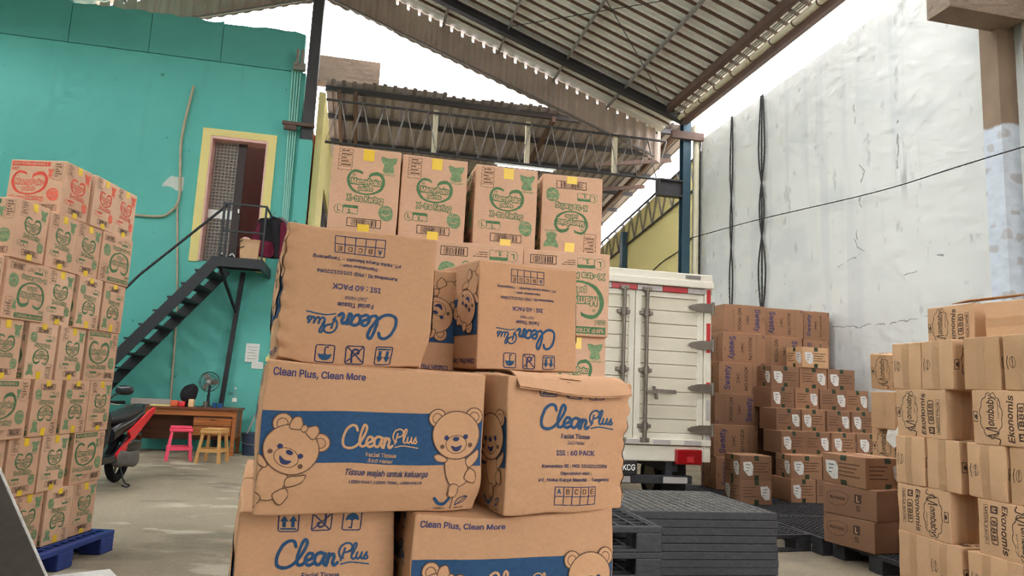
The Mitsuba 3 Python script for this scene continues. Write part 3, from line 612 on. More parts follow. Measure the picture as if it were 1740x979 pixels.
# ------------------------------------------------------------------ tissue cartons
CW, CL, CH = 0.328, 0.462, 0.298
CLEAN = [[(1048, 150), (1040, 124), (1018, 122), (994, 148), (979, 200), (984, 240), (1012, 252), (1040, 240), (1062, 215)],
         [(1062, 215), (1086, 165), (1092, 130), (1080, 118), (1068, 150), (1058, 200), (1062, 235), (1078, 240), (1095, 222)],
         [(1095, 222), (1117, 210), (1119, 190), (1104, 186), (1092, 206), (1093, 230), (1106, 243), (1125, 232)],
         [(1166, 192), (1148, 184), (1131, 198), (1128, 224), (1138, 241), (1152, 234), (1163, 208), (1168, 190), (1162, 222), (1168, 243), (1178, 230)],
         [(1182, 190), (1178, 215), (1174, 244)], [(1177, 225), (1185, 200), (1198, 192), (1203, 206), (1197, 230), (1204, 244), (1217, 232)]]
PLUS = [[(1243, 164), (1238, 190), (1229, 222)], [(1246, 184), (1262, 178), (1272, 160), (1266, 144), (1248, 139), (1229, 152), (1220, 180), (1226, 205), (1238, 210)],
        [(1270, 205), (1284, 165), (1289, 145), (1281, 140), (1274, 166), (1271, 206), (1280, 216), (1288, 206)], [(1294, 184), (1290, 206), (1297, 216), (1307, 204), (1313, 184), (1309, 206), (1316, 216), (1324, 204)],
        [(1322, 206), (1333, 184), (1331, 196), (1338, 208), (1330, 217), (1319, 213)]]
SWASH = [(1230, 240), (1262, 231), (1298, 234), (1343, 242)]
def clean_logo(a, ink, u0, v0, u1, v1, lift=0):
    m = lambda p: (u0 + (p[0] - 975) / 370 * (u1 - u0), v0 + (p[1] - 115) / 142 * (v1 - v0))
    k = (u1 - u0) * a.w / 370
    for st in CLEAN: a.line(ink, [m(p) for p in st], 12.5 * k, lift)
    for st in PLUS: a.line(ink, [m(p) for p in st], 7.5 * k, lift)
    a.line(ink, [m(p) for p in SWASH], 5 * k, lift)
def care_icons(a, us, v, s):
    """this way up, no hook, keep dry; s half size in metres"""
    du, dv = s / a.w, s / a.h
    for k, u in enumerate(us):
        a.frame('ink_navy', u - du, v - dv, u + du, v + dv, 0.0022, 0.006)
        if k == 0:
            for o in (-.42, .42):
                a.rect('ink_blue', u + (o - .16) * du, v - .15 * dv, u + (o + .16) * du, v + .5 * dv)
                a.poly('ink_blue', Polygon([a.pt(u + (o - .38) * du, v - .12 * dv), a.pt(u + (o + .38) * du, v - .12 * dv), a.pt(u + o * du, v - .72 * dv)]))
            a.rect('ink_blue', u - .75 * du, v + .6 * dv, u + .75 * du, v + .76 * dv)
        elif k == 1:
            a.line('ink_navy', [(u - .8 * du, v - .7 * dv), (u + .75 * du, v + .8 * dv)], .0026, smooth=False); a.line('ink_navy', [(u + .8 * du, v - .7 * dv), (u - .8 * du, v + .8 * dv)], .0026, smooth=False)
            a.line('ink_navy', [(u + .3 * du, v - .75 * dv), (u + .35 * du, v), (u + .2 * du, v + .5 * dv), (u - .15 * du, v + .6 * dv), (u - .4 * du, v + .35 * dv), (u - .3 * du, v + .1 * dv)], .0040)
        else:
            a.blob('ink_blue', [(u - .68 * du, v - .02 * dv), (u - .5 * du, v - .5 * dv), (u, v - .72 * dv), (u + .5 * du, v - .5 * dv), (u + .68 * du, v - .02 * dv), (u + .34 * du, v - .08 * dv), (u, v - .0 * dv), (u - .34 * du, v - .08 * dv)])
            a.line('ink_navy', [(u, v), (u, v + .55 * dv), (u - .08 * du, v + .74 * dv), (u - .28 * du, v + .7 * dv)], .0026)
def grade_grid(a, u0, v0, u1, v1):
    a.frame('ink_navy', u0, v0, u1, v1, .0016); a.rect('ink_navy', u0, (v0 + v1) / 2, u1, (v0 + v1) / 2 + .005)
    for k in range(5):
        w = (u1 - u0) / 5
        if k: a.rect('ink_navy', u0 + w * k, v0, u0 + w * k + .005, v1)
        a.text('ink_blue' if k == 0 else 'ink_outline', 'ABCDE'[k], u0 + w * (k + .28), v0 + (v1 - v0) * .12, u0 + w * (k + .72), v0 + (v1 - v0) * .4)
def tissue_end():
    a = Art(CW, CH)
    care_icons(a, (.30, .50, .69), .085, 0.0205)
    clean_logo(a, 'ink_blue', .24, .205, .83, .40)
    a.text('ink_navy', 'Facial Tissue', .41, .425, .64, .462); a.text('ink_navy', '360 Helai', .455, .478, .60, .508, False, slant=.25)
    a.text('ink_violet', 'ISI : 60 PACK', .37, .55, .68, .59); a.text('ink_navy', 'Kemenkes RI : PKD 10102122086', .26, .655, .79, .682); a.text('ink_navy', 'Diproduksi oleh :', .40, .71, .65, .738)
    a.text('ink_navy', 'PT. Hoka Karya Mandiri - Tangerang', .24, .755, .82, .786); grade_grid(a, .36, .815, .69, .945)
    return a
def bear(a, cu, cv, s, lean, bow):
    """plain line-drawn teddy bear, round head with two ears, small body; s the head's radius in metres"""
    c, sn = math.cos(lean), math.sin(lean)
    q = lambda x, y: (cu + (x * c - y * sn) * s / a.w, cv + (x * sn + y * c) * s / a.h)
    lv = [.6]
    def ring(pts, t=.0022, fill=True):
        P = [q(*p) for p in pts]
        if fill: lv[0] += .12; a.blob('ink_kraft', P, lift=lv[0])
        lv[0] += .06; a.line('ink_outline', P, t, lift=lv[0], closed=True)
    def ell(x, y, rx, ry, n=10): return [(x + rx * math.cos(2 * math.pi * k / n), y + ry * math.sin(2 * math.pi * k / n)) for k in range(n)]
    ring([(-.42, .92), (-.50, 1.5), (-.30, 2.0), (.05, 2.1), (.42, 1.85), (.48, 1.3), (.38, .92)])
    ring([(-.48, 1.05), (-.85, 1.0), (-1.0, .78), (-.78, .72), (-.45, .90)]); ring([(.42, 1.0), (.80, .72), (.98, .62), (.95, .95), (.55, 1.30)])
    ring([(-.30, 2.0), (-.36, 2.45), (-.05, 2.50), (.02, 2.05)]); ring([(.30, 1.75), (.72, 1.95), (.80, 1.55), (.55, 1.35)])
    for x in (-.80, .80): ring(ell(x, -.72, .36, .36)); ring(ell(x, -.70, .2, .2), .0018, False)
    ring(ell(0, 0, 1.02, .95, 14))
    ring(ell(.0, .36, .46, .36), .0016, False)
    for x in (-.42, .42): a.circle('ink_navy', *q(x, .08), s * .10, lift=2.9)
    for x in (-.62, .62): a.circle('ink_outline', *q(x, .42), s * .09, lift=2.9)
    a.blob('ink_navy', [q(*p) for p in ell(0, .14, .14, .09)], lift=2.9); a.blob('ink_navy', [q(*p) for p in [(-.24, .40), (0, .46), (.24, .40), (.14, .60), (-.08, .62)]], lift=2.9)
    if bow:
        for x in (-1, 1): ring([(.05 * x, -.92), (.34 * x, -1.22), (.56 * x, -1.05), (.50 * x, -.70), (.22 * x, -.76)])
        ring(ell(0, -.92, .12, .14), .0018)
def tissue_long():
    a = Art(CL, CH)
    a.text('ink_violet', 'Clean Plus, Clean More', .03, .045, .43, .105)
    a.rect('ink_blue', .008, .31, .992, .66)
    clean_logo(a, 'ink_kraft', .345, .395, .685, .565, lift=1)
    a.text('ink_kraft', 'Facial Tissue', .45, .585, .585, .614, lift=1); a.text('ink_kraft', '360 Helai', .455, .626, .57, .652, slant=.25, lift=1)
    a.text('ink_navy', 'Tissue wajah untuk keluarga', .36, .70, .74, .755, True, slant=.3); a.text('ink_navy', 'LEBIH KUAT, LEBIH TEBAL, LEBIH HALUS', .385, .775, .71, .80, slant=.2)
    bear(a, .135, .565, 0.052, .50, True); bear(a, .865, .455, 0.051, -.06, False)
    a.line('ink_blue', [(.78, .90), (.80, .935), (.83, .94), (.85, .90)], .007); a.text('ink_outline', 'LEMBUT', .78, .965, .84, .98); a.rect('ink_navy', .868, .885, .871, .98)
    a.line('ink_navy', [(.89, .95), (.90, .90), (.94, .885), (.93, .93), (.90, .945)], .002, closed=True); a.line('ink_navy', [(.895, .955), (.935, .89)], .002); a.text('ink_outline', 'AMAN', .89, .968, .94, .98)
    return a
TE, TL = tissue_end(), tissue_long()
hc = np.array([CW, CL, CH]) / 2
def tissue(seed, dents=(), amp=0.007, noise=0.006, n=22, extra=()):
    """end at the front, bear sides left and right"""
    return carton_parts(CW, CL, CH, 'kraft_tissue', [('front', TE, False), ('left', TL, False), ('right', TL, False), ('top', top_seam(CW, CL, 'tape_clear'), False)], 0.006, n,
                        bulge(hc, amp, noise, 7.0, seed, dents), 0.02, 0.0014, extra)
SZ = 0.138
def row_z(r): return SZ + (r - .5) * CH
def tissue_at(name_label, x, y, r, yaw, side, way, parts, dz=0, tilt=(0, 0), group=None):
    """x y: the middle of the face that looks to the viewer; side 'e' end or 'l' long"""
    ln = CL if side == 'e' else CW
    cx, cy = x - math.sin(yaw) * ln / 2, y + math.cos(yaw) * ln / 2
    yw = yaw if side == 'e' else yaw - math.pi / 2
    place_carton(parts, pose(cx, cy, row_z(r) + dz, yw, FLIP if way == 'd' else None, tilt), 'tissue_carton', name_label, group)
w2, d2, h2 = hc
def flap_sheet(x0, x1, seed):
    V, F, nx, ny = [], [], 14, 6
    for j in range(ny):
        for i in range(nx):
            x = x0 + (x1 - x0) * i / (nx - 1); t = j / (ny - 1)
            V.append([x, -d2 + .10 - .115 * t - .004 * math.sin(9 * x + seed), h2 + .010 - .040 * t ** 4 - .008 * t * math.sin(14 * x + seed)])
    F = [t for j in range(ny - 1) for i in range(nx - 1) for t in ([j * nx + i, j * nx + i + 1, j * nx + i + nx + 1], [j * nx + i, j * nx + i + nx + 1, j * nx + i + nx])]
    a = trimesh.Trimesh(V, F, process=False); b = a.copy(); b.vertices[:, 2] -= .004; b.invert(); return cat_([a, b])
b_flap = flap_sheet(-w2 + .02, w2 - .014, 1.0)
tissue_at('large tissue carton with blue band, two teddy bears, leaning beside the end-on carton', 0.045, 1.525, 4, .14, 'l', 'u', tissue(11, [((w2, .0, -h2), (.2, .30, .035), (-.014, 0, 0)), ((w2, d2 * .6, h2), (.09, .09, .05), (-.010, 0, -.004)), ((w2, d2, -h2), (.05, .06, .04), (-.012, -.008, .004)), ((w2, -d2, h2), (.06, .1, .05), (.0, 0, .008))]))
tissue_at('dented tissue carton showing its end with blue lettering, standing before the truck', 0.478, 1.562, 4, .25, 'e', 'u', tissue(12, [((w2, -d2, -h2), (.06, .08, .06), (-.014, .012, .004)), ((.05, -d2, h2), (.14, .05, .04), (0, .012, -.008)), ((w2, -d2, .0), (.03, .05, .05), (-.008, .004, 0))] + [((w2, -d2, z_), (.035, .03, .016), (-.007, .009, 0)) for z_ in (-.09, -.055, -.02, .02, .06, .1)], .009, .008, 30, [('flap', mikit.ply(b_flap, 'kraft_tissue', 40), 'kraft_tissue', None)]))
tissue_at('upside down tissue carton topmost, with dented staple edge before the teal wall', -0.014, 1.56, 5, .135, 'e', 'd', tissue(13, [((w2, -d2, h2), (.05, .08, .03), (-.008, .008, -.012)), ((-w2, -d2, h2), (.08, .06, .05), (.012, .010, -.01)), ((0, -d2, h2), (.2, .05, .06), (0, .010, 0))] + [((w2, -d2, z_), (.02, .022, .012), (-.005, .007, 0)) for z_ in (-.125, -.085, -.045, -.005, .035, .08, .12)], n=34), tilt=(.012, 0))
tissue_at('upside down tissue carton set back on the stack, covering part of the diaper cartons', 0.452, 1.925, 5, .33, 'e', 'd', tissue(14, (), .004, .003), dz=.022, tilt=(-.025, 0))
tissue_at('tissue carton in shadow with upside down bear, between the two upside down cartons', 0.028, 2.04, 5, -.18, 'l', 'd', tissue(15))
P_F, P_G, P_H = tissue(16, [((-.1, -d2, h2), (.12, .05, .03), (0, -.006, -.003)), ((w2, -d2, h2), (.05, .05, .08), (-.01, .006, -.008))]), tissue(17, [((w2, -.05, h2), (.06, .14, .03), (.004, 0, -.008)), ((w2, d2, h2), (.06, .08, .05), (-.004, .0, .010))]), tissue(18)
tissue_at('tissue carton end with arrow, hook and umbrella signs, under the large banded carton', -0.058, 1.58, 3, .125, 'e', 'u', P_F)
tissue_at('tissue carton with blue band cut off by the picture edge, under the dented carton', 0.362, 1.56, 3, .12, 'l', 'u', P_G)
LOWG = 'lower tissue cartons of the front stack'; LOWL = 'tissue carton low in the front stack, hidden behind or beneath the other tissue cartons'
tissue_at(LOWL, 0.0, 1.92, 4, .10, 'l', 'u', P_H, group=LOWG); tissue_at(LOWL, 0.40, 2.05, 4, .20, 'e', 'u', P_H, group=LOWG)
tissue_at(LOWL, -0.12, 2.06, 3, .125, 'e', 'u', P_H, group=LOWG); tissue_at(LOWL, 0.32, 1.92, 3, .12, 'l', 'u', P_H, group=LOWG)
for r in (2, 1):
    tissue_at(LOWL, -0.06, 1.59, r, .12, 'e', 'u', P_H, group=LOWG); tissue_at(LOWL, 0.36, 1.56, r, .12, 'l', 'u', P_H, group=LOWG)
    tissue_at(LOWL, -0.12, 2.08, r, .12, 'e', 'u', P_H, group=LOWG); tissue_at(LOWL, 0.32, 1.92, r, .12, 'l', 'u', P_H, group=LOWG)
# ------------------------------------------------------------------ cartons along the white wall
BW, BD, BH = 0.32, 0.28, 0.47
def cloud(a, cu, cv, ru, rv):
    n, pts = 11, []
    for k in range(n):
        t = 2 * math.pi * k / n
        for j in range(5):
            s = t + 2 * math.pi / n * j / 5; b = 1 + .13 * abs(math.sin(n * s / 2))
            pts.append((cu + ru * b * math.cos(s), cv + rv * b * math.sin(s)))
    a.line('ink_dark', pts, .0045, closed=True, smooth=False)
def baby_art():
    a = Art(BW, BH)
    a.frame('ink_dark', .40, .025, .60, .095, .004); a.blob('ink_dark', [(.45, .075), (.50, .045), (.55, .075), (.5, .085)])
    cloud(a, .54, .30, .38, .155)
    a.line('ink_dark', [(.02, .40), (.10, .42), (.13, .36), (.17, .24), (.20, .36), (.24, .40), (.28, .28), (.31, .22), (.32, .38)], .007)
    a.text('ink_dark', 'ombaby', .34, .235, .93, .375, True, slant=.25); a.text('ink_dark', 'BABY PANTS', .50, .40, .82, .425, False)
    a.text('ink_dark', 'Ekonomis', .06, .53, .92, .625, True, slant=.12)
    a.rect('ink_dark', .10, .68, .24, .79); a.text('kraft_plain', 'M', .13, .70, .21, .77, lift=1); a.frame('ink_dark', .30, .68, .78, .79, .006, .012); a.text('ink_dark', '888', .36, .70, .72, .77)
    a.frame('ink_dark', .10, .83, .80, .895, .0025); a.text('ink_dark', 'MEGA PACK', .14, .845, .76, .88)
    return a
def flap_art(logo=True):
    a = Art(BW, BD)
    a.rect('ink_dark', .005, .496, .995, .504); a.rect('tape_clear', .0, .39, 1.0, .61, lift=1)
    if logo:
        a.circle('ink_dark', .5, .24, .034, .0028, ry=.022); a.text('ink_dark', 'Mombaby', .40, .215, .60, .27); a.line('ink_dark', [(.38, .12), (.5, .09), (.62, .12)], .006)
    return a
def small_art():
    a = Art(BD, BH); a.rect('ink_dark', .12, .10, .42, .22); a.text('kraft_plain', 'L', .22, .12, .32, .2, lift=1); a.text('ink_dark', 'S M', .12, .28, .42, .34); cloud(a, .5, .62, .30, .11); a.text('ink_dark', 'Mombaby', .26, .585, .76, .645)
    return a
hb = np.array([BW, BD, BH]) / 2
def baby(logo, seed):
    return carton_parts(BW, BD, BH, 'kraft_plain', [('front', baby_art(), False), ('right', small_art(), False), ('left', small_art(), False), ('top', flap_art(logo), False), ('bottom', flap_art(False), False)], .007, 9, bulge(hb, .008, .006, 7, seed), .06, .0009)
BABY = [baby(True, 21), baby(False, 22), baby(True, 23)]
AX_TOP = [[0, 0, 1], [0, 1, 0], [-1, 0, 0]]; AX_UP = [[0, 0, 1], [1, 0, 0], [0, 1, 0]]; AX_DN = [[0, 0, -1], [1, 0, 0], [0, -1, 0]]
RZ, RH = 0.145, 0.32
rng = random.Random(8)
RROWS = {1: [('t', 0), ('t', .285), ('t', .60), ('t', .89)], 2: [('d', 0), ('d', .68)], 3: [('t', 0), ('t', .29), ('t', .625), ('t', .93)], 4: [('u', 0), ('u', .685)], 5: [('t', -.02), ('t', .27), ('t', .635), ('t', .93)]}
RLN = {1: 'bottom row', 2: 'second row from the bottom', 3: 'middle row', 4: 'second row from the top', 5: 'top row'}
for r in range(1, 6):
    for k, (kind, s) in enumerate(RROWS[r]):
        ln = BD if kind == 't' else BH; dp = BH if kind == 't' else BD
        y = 4.37 - s - ln / 2; x = 3.70 - .05 * (4.37 - y) + dp / 2 + rng.uniform(0, .015)
        lab = ('%s, %s of the pale pile by the pillar, %s from its truck side' % ('plain carton with taped flaps' if kind == 't' else 'cloud logo carton' + (' upside down' if kind == 'd' else ''), RLN[r], ORD[k + 1]))
        lab = lab.replace(' of the pale pile by the pillar', ' of pile by pillar').replace(' from its truck side', ' from truck').replace('from the', 'from').replace('plain carton with taped flaps', 'plain taped carton')
        place_carton(BABY[(r + k) % 3], pose(x, y, RZ + (r - .5) * RH, rng.uniform(-.03, .03) - .05, {'t': AX_TOP, 'u': AX_UP, 'd': AX_DN}[kind]), 'nappy_carton', lab, 'cartons of the pile by the pillar', body=rng.choice(['kraft_plain', 'kraft_plain', 'kraft_plain_tan']))
for r in range(1, 6):
    for k in range(2):
        place_carton(BABY[1], pose(4.40, 4.42 - .50 * k, RZ + (r - .5) * RH, rng.uniform(-.03, .03), AX_UP), 'nappy_carton', 'plain carton of the inner column hidden behind the pile by the pillar', 'inner cartons of the pile by the pillar', body='kraft_plain_tan')
for r in range(1, 6):
    tl = (0, 0) if r < 5 else (-.10, .08)
    place_carton(BABY[r % 3], pose(4.74 + .01 * r, 5.50 + .008 * r, RZ + (r - .5) * RH + (.03 if r == 5 else 0), .10 if r % 2 else .04, AX_UP if r != 4 else AX_TOP, tl), 'nappy_carton',
                 ['', 'lowest carton of the narrow column behind pillar pile, above the pallets', 'second lowest carton of the narrow column behind pillar pile', 'carton halfway up the narrow column behind pillar pile', 'carton with torn wrapping under the tilted carton behind pillar pile', 'tilted carton with cloud print topping the narrow column beside pillar pile'][r], 'cartons of the narrow column', body='kraft_plain_tan')
k = place_carton(BABY[2], pose(4.42, 4.46, RZ + 5 * RH + .165, -.08, AX_UP, (0, .02)), 'nappy_carton', 'open carton with raised flap on top of the pile before the pillar', 'cartons on top of the pillar pile', body='kraft_plain')
part(k, 'flap', bar([4.27, 4.36, RZ + 5 * RH + .34], [4.70, 4.22, RZ + 5 * RH + .41], .24, .006), 'kraft_plain_tan')
place_carton(BABY[0], pose(4.36, 3.86, RZ + 5 * RH + .145, .06, [[0, 1, 0], [0, 0, 1], [1, 0, 0]]), 'nappy_carton', 'flat lying carton on top of the pile below the concrete pillar', 'cartons on top of the pillar pile', body='kraft_plain')
solo('plastic_scrap', trimesh.Trimesh(*(lambda g: ([[4.56 + .03 * math.sin(7 * a + b), 5.20 + .09 * a, 1.22 - .08 * b + .03 * math.sin(9 * a + 4 * b)] for b in range(4) for a in range(4)], [t for i in range(3) for j in range(3) for t in ([i * 4 + j, i * 4 + j + 1, i * 4 + j + 5], [i * 4 + j, i * 4 + j + 5, i * 4 + j + 4])]))(0)), 'label_white', 'torn white plastic scrap hanging on the narrow carton column', 'plastic sheet')
# tall cartons with blue lettering in the corner
SWW, SWD, SWH = 0.62, 0.42, 0.41
def tall_art(w, v):
    a = Art(w, SWH)
    a.text('ink_violet', 'Sweety', .12, .12, .30, .88, True, turn=-1 if v else 1); a.text('ink_outline', 'L', .05, .5, .09, .6)
    a.text('ink_dark', 'NO HOOK', .60, .12, .68, .88, True, turn=1); a.line('ink_dark', [(.42, .35), (.48, .65)], .008, smooth=False); a.line('ink_dark', [(.48, .35), (.42, .65)], .008, smooth=False)
    a.line('ink_dark', [(.40, .5), (.50, .5)], .006, smooth=False); a.rect('ink_outline', .785, .01, .79, .99); a.text('ink_violet', 'XL', .93, .03, .98, .12)
    return a
hs = np.array([SWW, SWD, SWH]) / 2
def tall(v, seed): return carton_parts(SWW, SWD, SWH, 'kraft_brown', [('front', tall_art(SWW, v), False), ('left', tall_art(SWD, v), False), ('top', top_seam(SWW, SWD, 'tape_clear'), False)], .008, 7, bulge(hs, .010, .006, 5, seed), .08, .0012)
TALL = [tall(0, 31), tall(1, 32)]
rng = random.Random(12)
TR = [(1, [(4.56, 8.55), (5.20, 8.72)]), (2, [(4.55, 8.58), (5.19, 8.74)]), (3, [(4.57, 8.60), (5.22, 8.78), (5.86, 9.3)]), (4, [(4.62, 8.62), (5.27, 8.80), (5.92, 9.2)]), (5, [(4.75, 8.72), (5.40, 8.85), (6.14, 9.0, 1)]), (6, [(4.86, 8.9), (5.51, 8.98), (6.16, 9.02, 1)])]
for r, row in TR:
    for k, (x, y, *turn) in enumerate(row):
        seen = ('brown carton with blue lettering, %s of corner pile, %s from the truck' % (['', 'bottom row', 'second row up', 'third row up', 'fourth row up', 'second row from top', 'top row'][r], ORD[k + 1]))
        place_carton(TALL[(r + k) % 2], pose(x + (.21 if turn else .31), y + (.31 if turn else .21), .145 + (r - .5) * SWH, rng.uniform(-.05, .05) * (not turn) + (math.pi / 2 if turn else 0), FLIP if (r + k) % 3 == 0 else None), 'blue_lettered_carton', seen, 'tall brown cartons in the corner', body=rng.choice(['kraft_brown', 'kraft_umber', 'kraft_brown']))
# small cartons with white labels
LW, LD, LH = 0.40, 0.33, 0.268
def lab_art(w, seed):
    a = Art(w, LH); r = random.Random(seed)
    a.rect('tape_green', .44, .0, .58, .20, lift=1); a.rect('tape_green', .44, .80, .58, 1.0, lift=1)
    u = .08 if seed % 2 else .62
    a.poly('label_white', Polygon([a.pt(u, .26), a.pt(u + .24, .24), a.pt(u + .32, .42), a.pt(u + .30, .80), a.pt(u + .16, .82), a.pt(u + .02, .60)]), lift=1)
    for k in range(3): a.rect('ink_violet', u + .08, .36 + .12 * k, u + .22 - .03 * k, .385 + .12 * k, lift=2)
    for k in range(4): a.rect('ink_outline', .40 if seed % 2 else .08, .28 + .12 * k, (.88 if seed % 2 else .5) - .06 * (k % 3), .315 + .12 * k)
    return a
hl = np.array([LW, LD, LH]) / 2
def small(seed): return carton_parts(LW, LD, LH, 'kraft_brown', [('front', lab_art(LW, seed), False), ('left', lab_art(LD, seed + 1), False), ('top', top_seam(LW, LD, 'tape_clear'), False)], .005, 5, bulge(hl, .006, .003, 6, seed), .08, .0012)
SMALL = [small(41), small(42)]
SR = {1: (7.55, 4.98, 4, 0), 2: (7.58, 5.0, 4, 0), 3: (7.80, 5.02, 4, .1), 4: (7.95, 5.06, 4, 0), 5: (8.20, 5.12, 4, 0.12), 6: (8.28, 5.18, 4, 0)}
SN = ['', 'bottom row', 'second row up', 'third row up', 'fourth row up', 'second row from top', 'top row']
rng = random.Random(14)
for r in range(1, 7):
    y, x0, n, sh = SR[r]; x = x0
    for k in range(n):
        tall_ = rng.random() < .45; wd = LD if tall_ else LW
        if x + wd > 6.62: break
        place_carton(SMALL[(r + k) % 2], pose(x + wd / 2, y + (LW if tall_ else LD) / 2 + rng.uniform(-.02, .04), .145 + (r - .5) * LH, rng.uniform(-.03, .03) + (math.pi / 2 if tall_ else 0)), 'labelled_carton',
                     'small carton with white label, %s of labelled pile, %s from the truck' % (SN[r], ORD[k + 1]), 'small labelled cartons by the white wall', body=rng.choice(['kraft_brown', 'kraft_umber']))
        x += wd + rng.uniform(.008, .02)
place_carton(SMALL[0], pose(5.80, 8.42, .145 + 6.5 * LH, .05), 'labelled_carton', 'single small carton with green tape sitting on top of the labelled carton pile', 'small labelled cartons by the white wall', body='kraft_plain_tan')
for r in (1, 2):
    place_carton(SMALL[r % 2], pose(4.42, 7.55, .145 + (r - .5) * LH, .04), 'labelled_carton', 'small carton with two white labels %s, standing alone near the truck' % ('under its twin' if r == 1 else 'on its twin'), 'pair of labelled cartons near the truck', body='kraft_umber')
def low_art(w, big):
    a = Art(w, .245)
    if big: a.rect('ink_dark', .62, .22, .74, .52); a.text('kraft_plain', 'L', .655, .27, .705, .47, lift=1); a.text('ink_dark', 'S', .64, .60, .72, .78); a.line('ink_dark', [(.1, .3), (.3, .2), (.5, .3), (.45, .6), (.25, .7), (.1, .55), (.1, .3)], .004); a.text('ink_dark', 'Mombaby', .15, .36, .45, .52)
    return a
LOWC = carton_parts(.46, .52, .245, 'kraft_umber', [('left', low_art(.52, True), False), ('top', top_seam(.46, .52, 'tape_clear'), False)], .007, 9, bulge(np.array([.46, .52, .245]) / 2, .008, .006, 6, 51), .06, .0012)
for r in (1, 2):
    place_carton(LOWC, pose(4.23, 5.33, .145 + (r - .5) * .245, .10 + .06 * r), 'nappy_carton', ['', 'lowest carton of the three high stack on the black pallets', 'middle carton of the three high stack on the black pallets'][r], 'cartons of the three high stack')
TOPC = carton_parts(.42, .50, .245, 'kraft_brown', [('front', lab_art(.42, 42), False), ('left', lab_art(.50, 41), False), ('top', top_seam(.42, .50, 'tape_clear'), False)], .005, 7, bulge(np.array([.42, .5, .245]) / 2, .006, .004, 6, 52), .06, .0012)
place_carton(TOPC, pose(4.22, 5.36, .145 + 2.5 * .245, .06), 'labelled_carton', 'brown carton with white labels and taped lid topping the three high stack', 'cartons of the three high stack')

# ------------------------------------------------------------------ pallets
bsdf('plastic_black', mottled(lin(44, 44, 47), .2, 6, .2, 60), 0.55, 0.4); bsdf('plastic_black_worn', mottled(lin(96, 94, 90), .25, 9, .25, 60), 0.6, 0.4); bsdf('plastic_blue', mottled(lin(38, 58, 122), .15, 6, .1, 60), 0.5, 0.4)  # the lighter black has reflected light put into the nested deck colour
def pallet_meshes(w, d, h, nx, ny, bw=0.014):
    """open grid deck, outer rim, nine feet, bottom runners"""
    z = h / 2; deck = [bx(-w / 2 + w * (i + .5) / nx - bw / 2, -w / 2 + w * (i + .5) / nx + bw / 2, -d / 2, d / 2, z - .022, z) for i in range(nx)] + [bx(-w / 2, w / 2, -d / 2 + d * (i + .5) / ny - bw / 2, -d / 2 + d * (i + .5) / ny + bw / 2, z - .022, z - .001) for i in range(ny)]
    rim = [rbx(-w / 2, w / 2, s * (d / 2 - .015) - .015, s * (d / 2 - .015) + .015, z - .035, z + .001, .006) for s in (-1, 1)] + [rbx(s * (w / 2 - .015) - .015, s * (w / 2 - .015) + .015, -d / 2, d / 2, z - .035, z + .001, .006) for s in (-1, 1)]
    feet = [rbx(-w / 2 + (w - .16) * i / 2, -w / 2 + (w - .16) * i / 2 + .16, -d / 2 + (d - .16) * j / 2, -d / 2 + (d - .16) * j / 2 + .16, -h / 2, z - .03, .01) for i in range(3) for j in range(3)]
    run = [rbx(-w / 2, w / 2, -d / 2 + (d - .1) * j / 2, -d / 2 + (d - .1) * j / 2 + .1, -h / 2, -h / 2 + .02, .006) for j in range(3)]
    return cat_(deck), cat_(rim), feet, run
def make_pallet(w, d, h, nx, ny, m, mdeck):
    deck, rim, feet, run = pallet_meshes(w, d, h, nx, ny)
    return [('deck_grid', mikit.ply(deck, mdeck), mdeck), ('rim', mikit.ply(rim, m), m)] + [('foot', mikit.ply(f, m), m) for f in feet] + [('runner', mikit.ply(f, m), m) for f in run]
def place_pallet(P, x, y, z, yaw, label, group):
    key = thing('pallet', label, 'pallet', group)
    for nm, d, m in P: put(numbered(key + '__' + nm), d, m, M=pose(x, y, z, yaw))
    return key
PB = make_pallet(1.1, 1.1, .145, 18, 18, 'plastic_black', 'plastic_black'); PU = make_pallet(1.1, 1.1, .145, 14, 14, 'plastic_blue', 'plastic_blue')
pc = PC + nd * .13 + ud * .03
for k, s in enumerate((.55, 1.67)):
    c = pc - ud * s - nd * .55
    place_pallet(PU, c[0], c[1], .0725, -PSI, ['blue plastic grid pallet under the diaper cartons, its corner sticking out', 'second blue pallet farther along under the diaper cartons'][k], 'blue pallets by the teal wall')
PR = ['first', 'second', 'third', 'fourth', 'fifth']
for k, (x, y) in enumerate([(4.62, 5.05), (4.58, 6.17), (4.60, 7.30), (4.62, 8.42)]):
    place_pallet(PB, x, y, .0725, -.04, 'black pallet on the floor along the carton piles, %s of the row from the pillar' % PR[k], 'black pallets along the white wall')
for k, (x, y) in enumerate([(5.74, 7.6), (5.74, 8.9)]):
    place_pallet(PB, x, y, .0725, 0, 'black pallet close to the white wall under the labelled cartons, %s' % ('nearer the pillar' if k == 0 else 'nearer the steel column'), 'black pallets along the white wall')
place_pallet(PB, 4.28, 3.75, .0725, -.05, 'black pallet under the pile of pale cartons by the pillar', 'black pallets along the white wall')
place_pallet(PB, 3.42, 6.30, .0725, .1, 'black pallet on the floor behind the tall pallet stack near the truck', 'loose black pallets')
place_pallet(PB, 2.20, 3.42, .0725, .05, 'black pallet low on the floor in front of the tall pallet stack', 'loose black pallets')
place_pallet(PB, 0.25, 2.02, .0725, .10, 'black pallet under the tissue cartons', 'pallets under the middle stacks'); 
PT = make_pallet(1.25, 1.1, .105, 8, 8, 'plastic_black', 'plastic_black'); place_pallet(PT, 0.50, 3.36, .0525, 0, 'low black pallet under the middle diaper cartons', 'pallets under the middle stacks')
